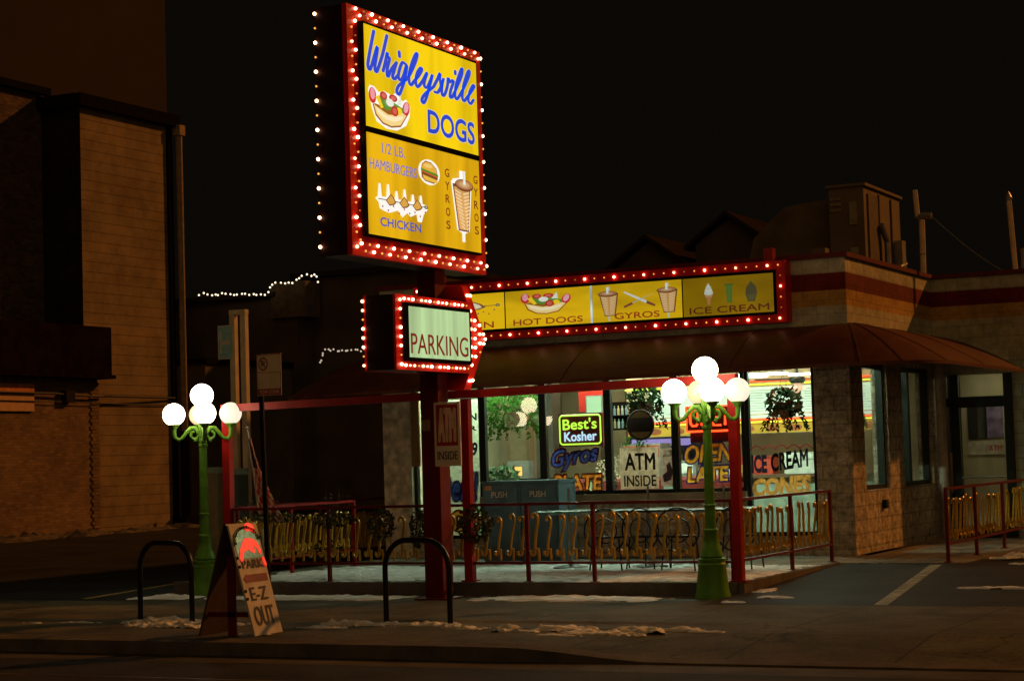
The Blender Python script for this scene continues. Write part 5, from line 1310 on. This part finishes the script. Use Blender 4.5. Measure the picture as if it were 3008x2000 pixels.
bt = bin_(-13.49, -12.87, "left teal trash bin with orange sticker on its push flap")
g = MB(); g.box(-13.44, -13.33, 26.09, 26.097, 1.38, 1.45); obj("sticker", g, mat("orange_sticker", (0.5, 0.22, 0.07), .5), bt)
bin_(-12.855, -12.235, "right teal trash bin nearest the kosher neon window")
def table(x, y, lab, topm, r=.46):
    t = thing("patio_table", lab, "table", (x, y, .31), "round patio tables")
    g = MB(); g.lathe([(r - .02, 0), (r, .01), (r, .03), (r - .01, .035)], (x, y, 1.075), 32); obj("table_top", g, topm, t, smooth=True)
    g = MB(); g.tube([(x, y, .32), (x, y, 1.074)], .035, 10); obj("pedestal", g, METAL, t)
    g = MB(); g.lathe([(.25, 0), (.24, .03), (.06, .06)], (x, y, .312), 20); obj("base", g, BLACK, t)
    g = MB(); g.tube([(x, y, 1.11), (x, y, 1.42)], .018, 8); obj("umbrella_stub", g, METAL, t)
table(-11.35, 24.55, "round teal patio table in front of the trash bins", mat("teal_top", (0.12, 0.22, 0.19), .25))
table(-10.25, 24.75, "round dark wire patio table before the ATM poster window", mat("dark_top", (0.03, 0.035, 0.03), .3), .55)
table(-9.1, 24.6, "round dark wire patio table nearest the right red post", mat("dark_top", (0.03, 0.035, 0.03), .3), .5)
def wire_chair(x, y, rot, lab):
    t = thing("wire_chair", lab, "chair", (x, y, .31), "black wire patio chairs")
    c, s = math.cos(rot), math.sin(rot)
    def q(a, b, z): return (x + a * c - b * s, y + a * s + b * c, z)
    g = MB(); g.tube([q(.29 * math.cos(k * math.pi / 12), -.2, .85 + .29 * math.sin(k * math.pi / 12)) for k in range(25)], .012, 6, caps=False); g.tube([q(.16 * math.cos(k * math.pi / 12), -.2, .85 + .16 * math.sin(k * math.pi / 12)) for k in range(25)], .009, 6, caps=False)
    g.tube([q(-.2, -.2, .56), q(0, -.2, .85), q(.2, -.2, .56)], .009, 6); obj("backrest", g, BLACK, t)
    g = MB(); g.lathe([(.2, 0), (.205, .012), (.2, .025)], q(0, 0, .75), 20); obj("seat", g, BLACK, t)
    for a, b in ((-.18, -.18), (.18, -.18), (-.16, .16), (.16, .16)):
        g = MB(); g.tube([q(a, b, .76), q(a * 1.25, b * 1.25, .312)], .011, 6); obj("leg", g, BLACK, t)
wire_chair(-10.55, 24.1, .1, "black wire loop chair left of the dark table"); wire_chair(-10.05, 24.25, -.2, "black wire loop chair between the two dark tables"); wire_chair(-9.55, 24.15, .15, "black wire loop chair at the right dark table"); wire_chair(-8.75, 24.3, -.1, "black wire loop chair nearest the right lamp")

# ================================================================== PAVEMENT THINGS
def bike_rack(lab, a, b):
    a, b = Vector((*a, .15)), Vector((*b, .15)); d = b - a; L = d.length; d.normalize()
    t = thing("bike_rack", lab, "bike rack", tuple((a + b) / 2), "black bike racks on the sidewalk")
    P = [a + Vector((0, 0, .0)), a + Vector((0, 0, .58))]
    R = .30
    for k in range(1, 9): q = math.pi / 2 * k / 8; P.append(a + d * (R - R * math.cos(q)) + Vector((0, 0, .58 + R * math.sin(q))))
    for k in range(0, 9): q = math.pi / 2 * k / 8; P.append(b - d * (R - R * math.sin(q)) + Vector((0, 0, .58 + R * math.cos(q))))
    P.append(b + Vector((0, 0, 0)))
    g = MB(); g.tube(P, .030, 14); obj("hoop", g, mat("rack_black", (0.010, 0.010, 0.011), .28, vary=.2), t, smooth=True)
    for p in (a, b):
        g = MB(); g.lathe([(.075, 0), (.075, .008), (.035, .012)], tuple(p + Vector((0, 0, .002))), 16); obj("foot_plate", g, BLACK, t)
bike_rack("black hoop bike rack left of the sandwich board", (-13.72, 18.05), (-12.83, 17.80))
bike_rack("black hoop bike rack in front of the sign pole", (-10.53, 18.08), (-9.68, 17.93))

# sandwich board
t = thing("sandwich_board", "hand painted sandwich board reading E-Z OUT at the kerb", "sandwich board", (-11.5, 16.85, .15))
top = Vector((-11.46, 0, 1.26))
def leaf_board(xb, nm, m):
    g = MB(); b0 = Vector((xb, 16.5, .152)); ax = Vector((0, .50, 0)); up = Vector((top.x - xb + (.012 if xb > -11.46 else -.012), 0, top.z - .152)); th = Vector((.02 if xb > -11.46 else -.02, 0, .006))
    g.obox(b0, ax, up, th); return obj(nm, g, m, t), b0, ax, up
BOARD = mat("sandwich_ply", (0.54, 0.50, 0.46), .6, vary=.2, scale=5)
rb, b0, ax, up = leaf_board(-11.15, "front_board", BOARD)
leaf_board(-11.80, "back_board", mat("sandwich_back", (0.06, 0.032, 0.022), .7))
g = MB(); g.tube([(-11.46, 16.48, 1.265), (-11.46, 17.02, 1.265)], .018, 8); obj("hinge", g, BLACK, t)
g = MB(); g.obox((-11.50, 16.56, .152), (.09, 0, 0), (0, .03, 0), (0, 0, .80)); g.obox((-11.74, 16.56, .34), (.52, 0, 0), (0, .02, 0), (0, 0, .05)); obj("brace", g, DKRED, t)
upn = up.normalized(); H = up.length; nn = Vector((0, 1, 0)).cross(upn)
Bs = Basis(b0 + nn * .0235, (0, 1, 0), upn, nn)
SBI = mat("board_dark_ink", (0.05, 0.045, 0.055), .6)
text("OUT", Bs, .07, .42, .085 * H, .26 * H, SBI, rb, "lettering", .03)
text("E-Z", Bs, .09, .39, .31 * H, .43 * H, SBI, rb, "lettering", .03)
g = MB(); g.face([Bs.p(.03, .505 * H, .003), Bs.p(.10, .465 * H, .003), Bs.p(.10, .477 * H, .003), Bs.p(.46, .477 * H, .003), Bs.p(.46, .545 * H, .003), Bs.p(.10, .545 * H, .003), Bs.p(.10, .557 * H, .003)])
obj("red_arrow", g, mat("arrow_red", (0.20, 0.022, 0.012), .5), rb)
text("PARK", Bs, .07, .44, .60 * H, .68 * H, SBI, rb, "lettering", .03)
# shiny plastic picture with red reflection painted as a glowing strip and tinsel arch
g = MB(); g.face([Bs.p(.03 + a * .44, (.69 + .29 * b) * H, .003) for a, b in [(0, 0), (1, 0), (1, .55)] + ell(.5, .55, .5, .45, 14, 0, 180)[1:]])
obj("foil_arch", g, mat("green_foil", (0.12, 0.26, 0.21), .3, metal=.5, vary=.5, scale=22), rb)
REDGLOW = emit("board_red_reflection", (1.0, .015, .008), 1.0, .55, 26)
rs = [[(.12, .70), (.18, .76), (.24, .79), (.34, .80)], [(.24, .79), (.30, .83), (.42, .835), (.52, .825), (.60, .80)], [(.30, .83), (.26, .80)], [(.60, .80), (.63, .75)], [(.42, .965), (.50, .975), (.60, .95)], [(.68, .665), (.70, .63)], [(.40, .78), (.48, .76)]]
ribbons([[(a, b * H) for a, b in st] for st in rs[:5]], Bs, lambda a: a * .68, lambda b: b, .085, REDGLOW, rb, "red_reflection_strip", .006)
ribbons([[(a, b * H) for a, b in st] for st in rs[5:6]], Bs, lambda a: a * .68, lambda b: b, .07, REDGLOW, rb, "red_reflection_strip", .006)
ribbons([[(a, b * H) for a, b in st] for st in rs[6:7]], Bs, lambda a: a * .68, lambda b: b, .07, REDGLOW, rb, "red_reflection_strip", .006)
g = MB()
for k in range(16):
    a = math.radians(180 - k * 11); g.ball(Bs.p(.25 + .22 * math.cos(a), (.83 + .14 * math.sin(a)) * H, .012), .014 + .005 * (k % 3 == 0), 6, 5)
for v in (.70, .62, .40, .33): g.ball(Bs.p(.005, v * H, .01), .018, 6, 5)
obj("tinsel", g, mat("tinsel_silver", (0.45, 0.62, 0.55), .12, metal=1.0, vary=.2), rb)

# no parking sign on its thin pole
t = thing("no_parking_sign", "white tow zone sign with red no-parking circle on a thin black pole", "traffic sign", (-12.05, 18.2, .15))
g = MB(); g.obox((-12.13, 18.22, .152), (.05, 0, 0), (0, .03, 0), (-.05, 0, 2.95)); obj("pole", g, BLACK, t)
g = MB(); g.box(-12.175, -11.855, 18.195, 18.2, 2.63, 3.09); pb = obj("sign_plate", g, mat("sign_white", (0.80, 0.68, 0.52), .5, vary=.1), t)
Bn = FRONT(18.194); SR = mat("sign_worn_red", (0.42, 0.08, 0.045), .5)
g = MB()
ring_o, ring_i = ell(0, 0, .062, .075, 20), ell(0, 0, .048, .058, 20)
for k in range(20): g.face([Bn.p(-12.09 + ring_o[k][0], 2.98 + ring_o[k][1]), Bn.p(-12.09 + ring_o[(k + 1) % 20][0], 2.98 + ring_o[(k + 1) % 20][1]), Bn.p(-12.09 + ring_i[(k + 1) % 20][0], 2.98 + ring_i[(k + 1) % 20][1]), Bn.p(-12.09 + ring_i[k][0], 2.98 + ring_i[k][1])])
g.face([Bn.p(-12.13, 3.02, .001), Bn.p(-12.12, 3.03, .001), Bn.p(-12.05, 2.94, .001), Bn.p(-12.06, 2.93, .001)])
for a, b, c, d in ((-12.17, -11.86, 3.078, 3.087), (-12.17, -11.86, 2.882, 2.888), (-12.17, -11.86, 2.635, 2.705), (-12.172, -12.166, 2.64, 3.087), (-11.865, -11.859, 2.64, 3.087)): g.face([Bn.p(a, c), Bn.p(b, c), Bn.p(b, d), Bn.p(a, d)])
obj("markings", g, SR, pb)
text("P", Bn, -12.11, -12.065, 2.945, 3.015, mat("sign_black_ink", (0.03, 0.025, 0.02), .5), pb, "lettering", .02, w=.0015)
text("TOW ZONE", Bn, -12.145, -11.885, 2.65, 2.69, WHITEP, pb, "lettering", .02, w=.002)

# double post with a teal sign in the lot behind
t = thing("double_post_sign", "tall tan double post with teal sign beyond the left railing", "sign", (-18.4, 27, .15))
POSTM = mat("weathered_post", (0.62, 0.50, 0.32), .7, vary=.2, scale=4)
for x in (-18.52, -18.31):
    g = MB(); g.box(x - .05, x + .05, 26.97, 27.07, .15, 4.36); obj("post", g, POSTM, t)
g = MB(); g.box(-18.575, -18.255, 26.965, 27.075, 4.361, 4.44); obj("crossbar", g, POSTM, t)
g = MB(); g.box(-18.77, -18.525, 26.92, 26.95, 3.63, 4.19); tb = obj("sign_board", g, mat("teal_sign", (0.30, 0.55, 0.55), .5), t)
Bt = FRONT(26.918); WI = mat("sign_cream_ink", (0.62, 0.58, 0.44), .5)
g = MB()
for a, b, c, d in ((-18.73, -18.70, 3.72, 4.10), (-18.70, -18.53, 3.87, 3.94), (-18.77, -18.525, 4.17, 4.19), (-18.77, -18.525, 3.63, 3.65), (-18.77, -18.755, 3.65, 4.17)): g.face([Bt.p(a, c), Bt.p(b, c), Bt.p(b, d), Bt.p(a, d)])
obj("markings", g, WI, tb)
for (x0, x1, y, z1, m, lab) in ((-18.75, -18.55, 26.5, 1.75, mat("box_cream", (0.30, 0.25, 0.15), .6, vary=.2), "cream utility box between the red post and the double post"), (-18.46, -18.22, 26.6, 1.72, mat("box_teal", (0.10, 0.15, 0.13), .5, vary=.2), "teal utility box at the foot of the double post")):
    t = thing("utility_box", lab, "utility box", (x0, y, .15), "utility boxes by the double post")
    g = MB(); g.box(x0, x1, y, y + .3, .148, z1); obj("cabinet", g, m, t)
    g = MB(); g.box(x0 - .01, x1 + .01, y - .01, y + .31, z1 + .001, z1 + .1); obj("lid", g, mat("box_lid", (0.32, 0.42, 0.36), .5), t)

# flag drooping from a staff at the left corner of the patio
t = thing("flag", "drooping striped flag on a short staff at the left patio corner", "flag", (-14.75, 22.12, .31))
g = MB(); g.tube([(-14.72, 22.14, .312), (-14.98, 22.14, 2.35)], .014, 8); g.ball((-14.985, 22.14, 2.37), .028, 8, 6); obj("staff", g, METAL, t)
g = MB(); rows = 26; cols = 14
def flag_p(i, j):
    v = i / rows; h = j / cols
    z = 2.22 - v * 1.05; w = .05 + .33 * v ** 1.2; x = -14.965 + .135 * v + h * w
    return (x, 22.12 + .045 * math.sin(h * 11 + v * 3) * (.4 + v), z - .10 * h * v + .02 * math.sin(h * 9))
for i in range(rows):
    for j in range(cols):
        a = (i * .55 + j * .9); g.k = 2 if (i < 9 and j < 8) else int(a) % 2
        g.face([flag_p(i, j), flag_p(i + 1, j), flag_p(i + 1, j + 1), flag_p(i, j + 1)])
obj("cloth", g, [mat("flag_red", (0.34, 0.035, 0.026), .8, vary=.2), mat("flag_white", (0.50, 0.36, 0.24), .8, vary=.2), mat("flag_blue", (0.03, 0.022, 0.03), .8)], t)
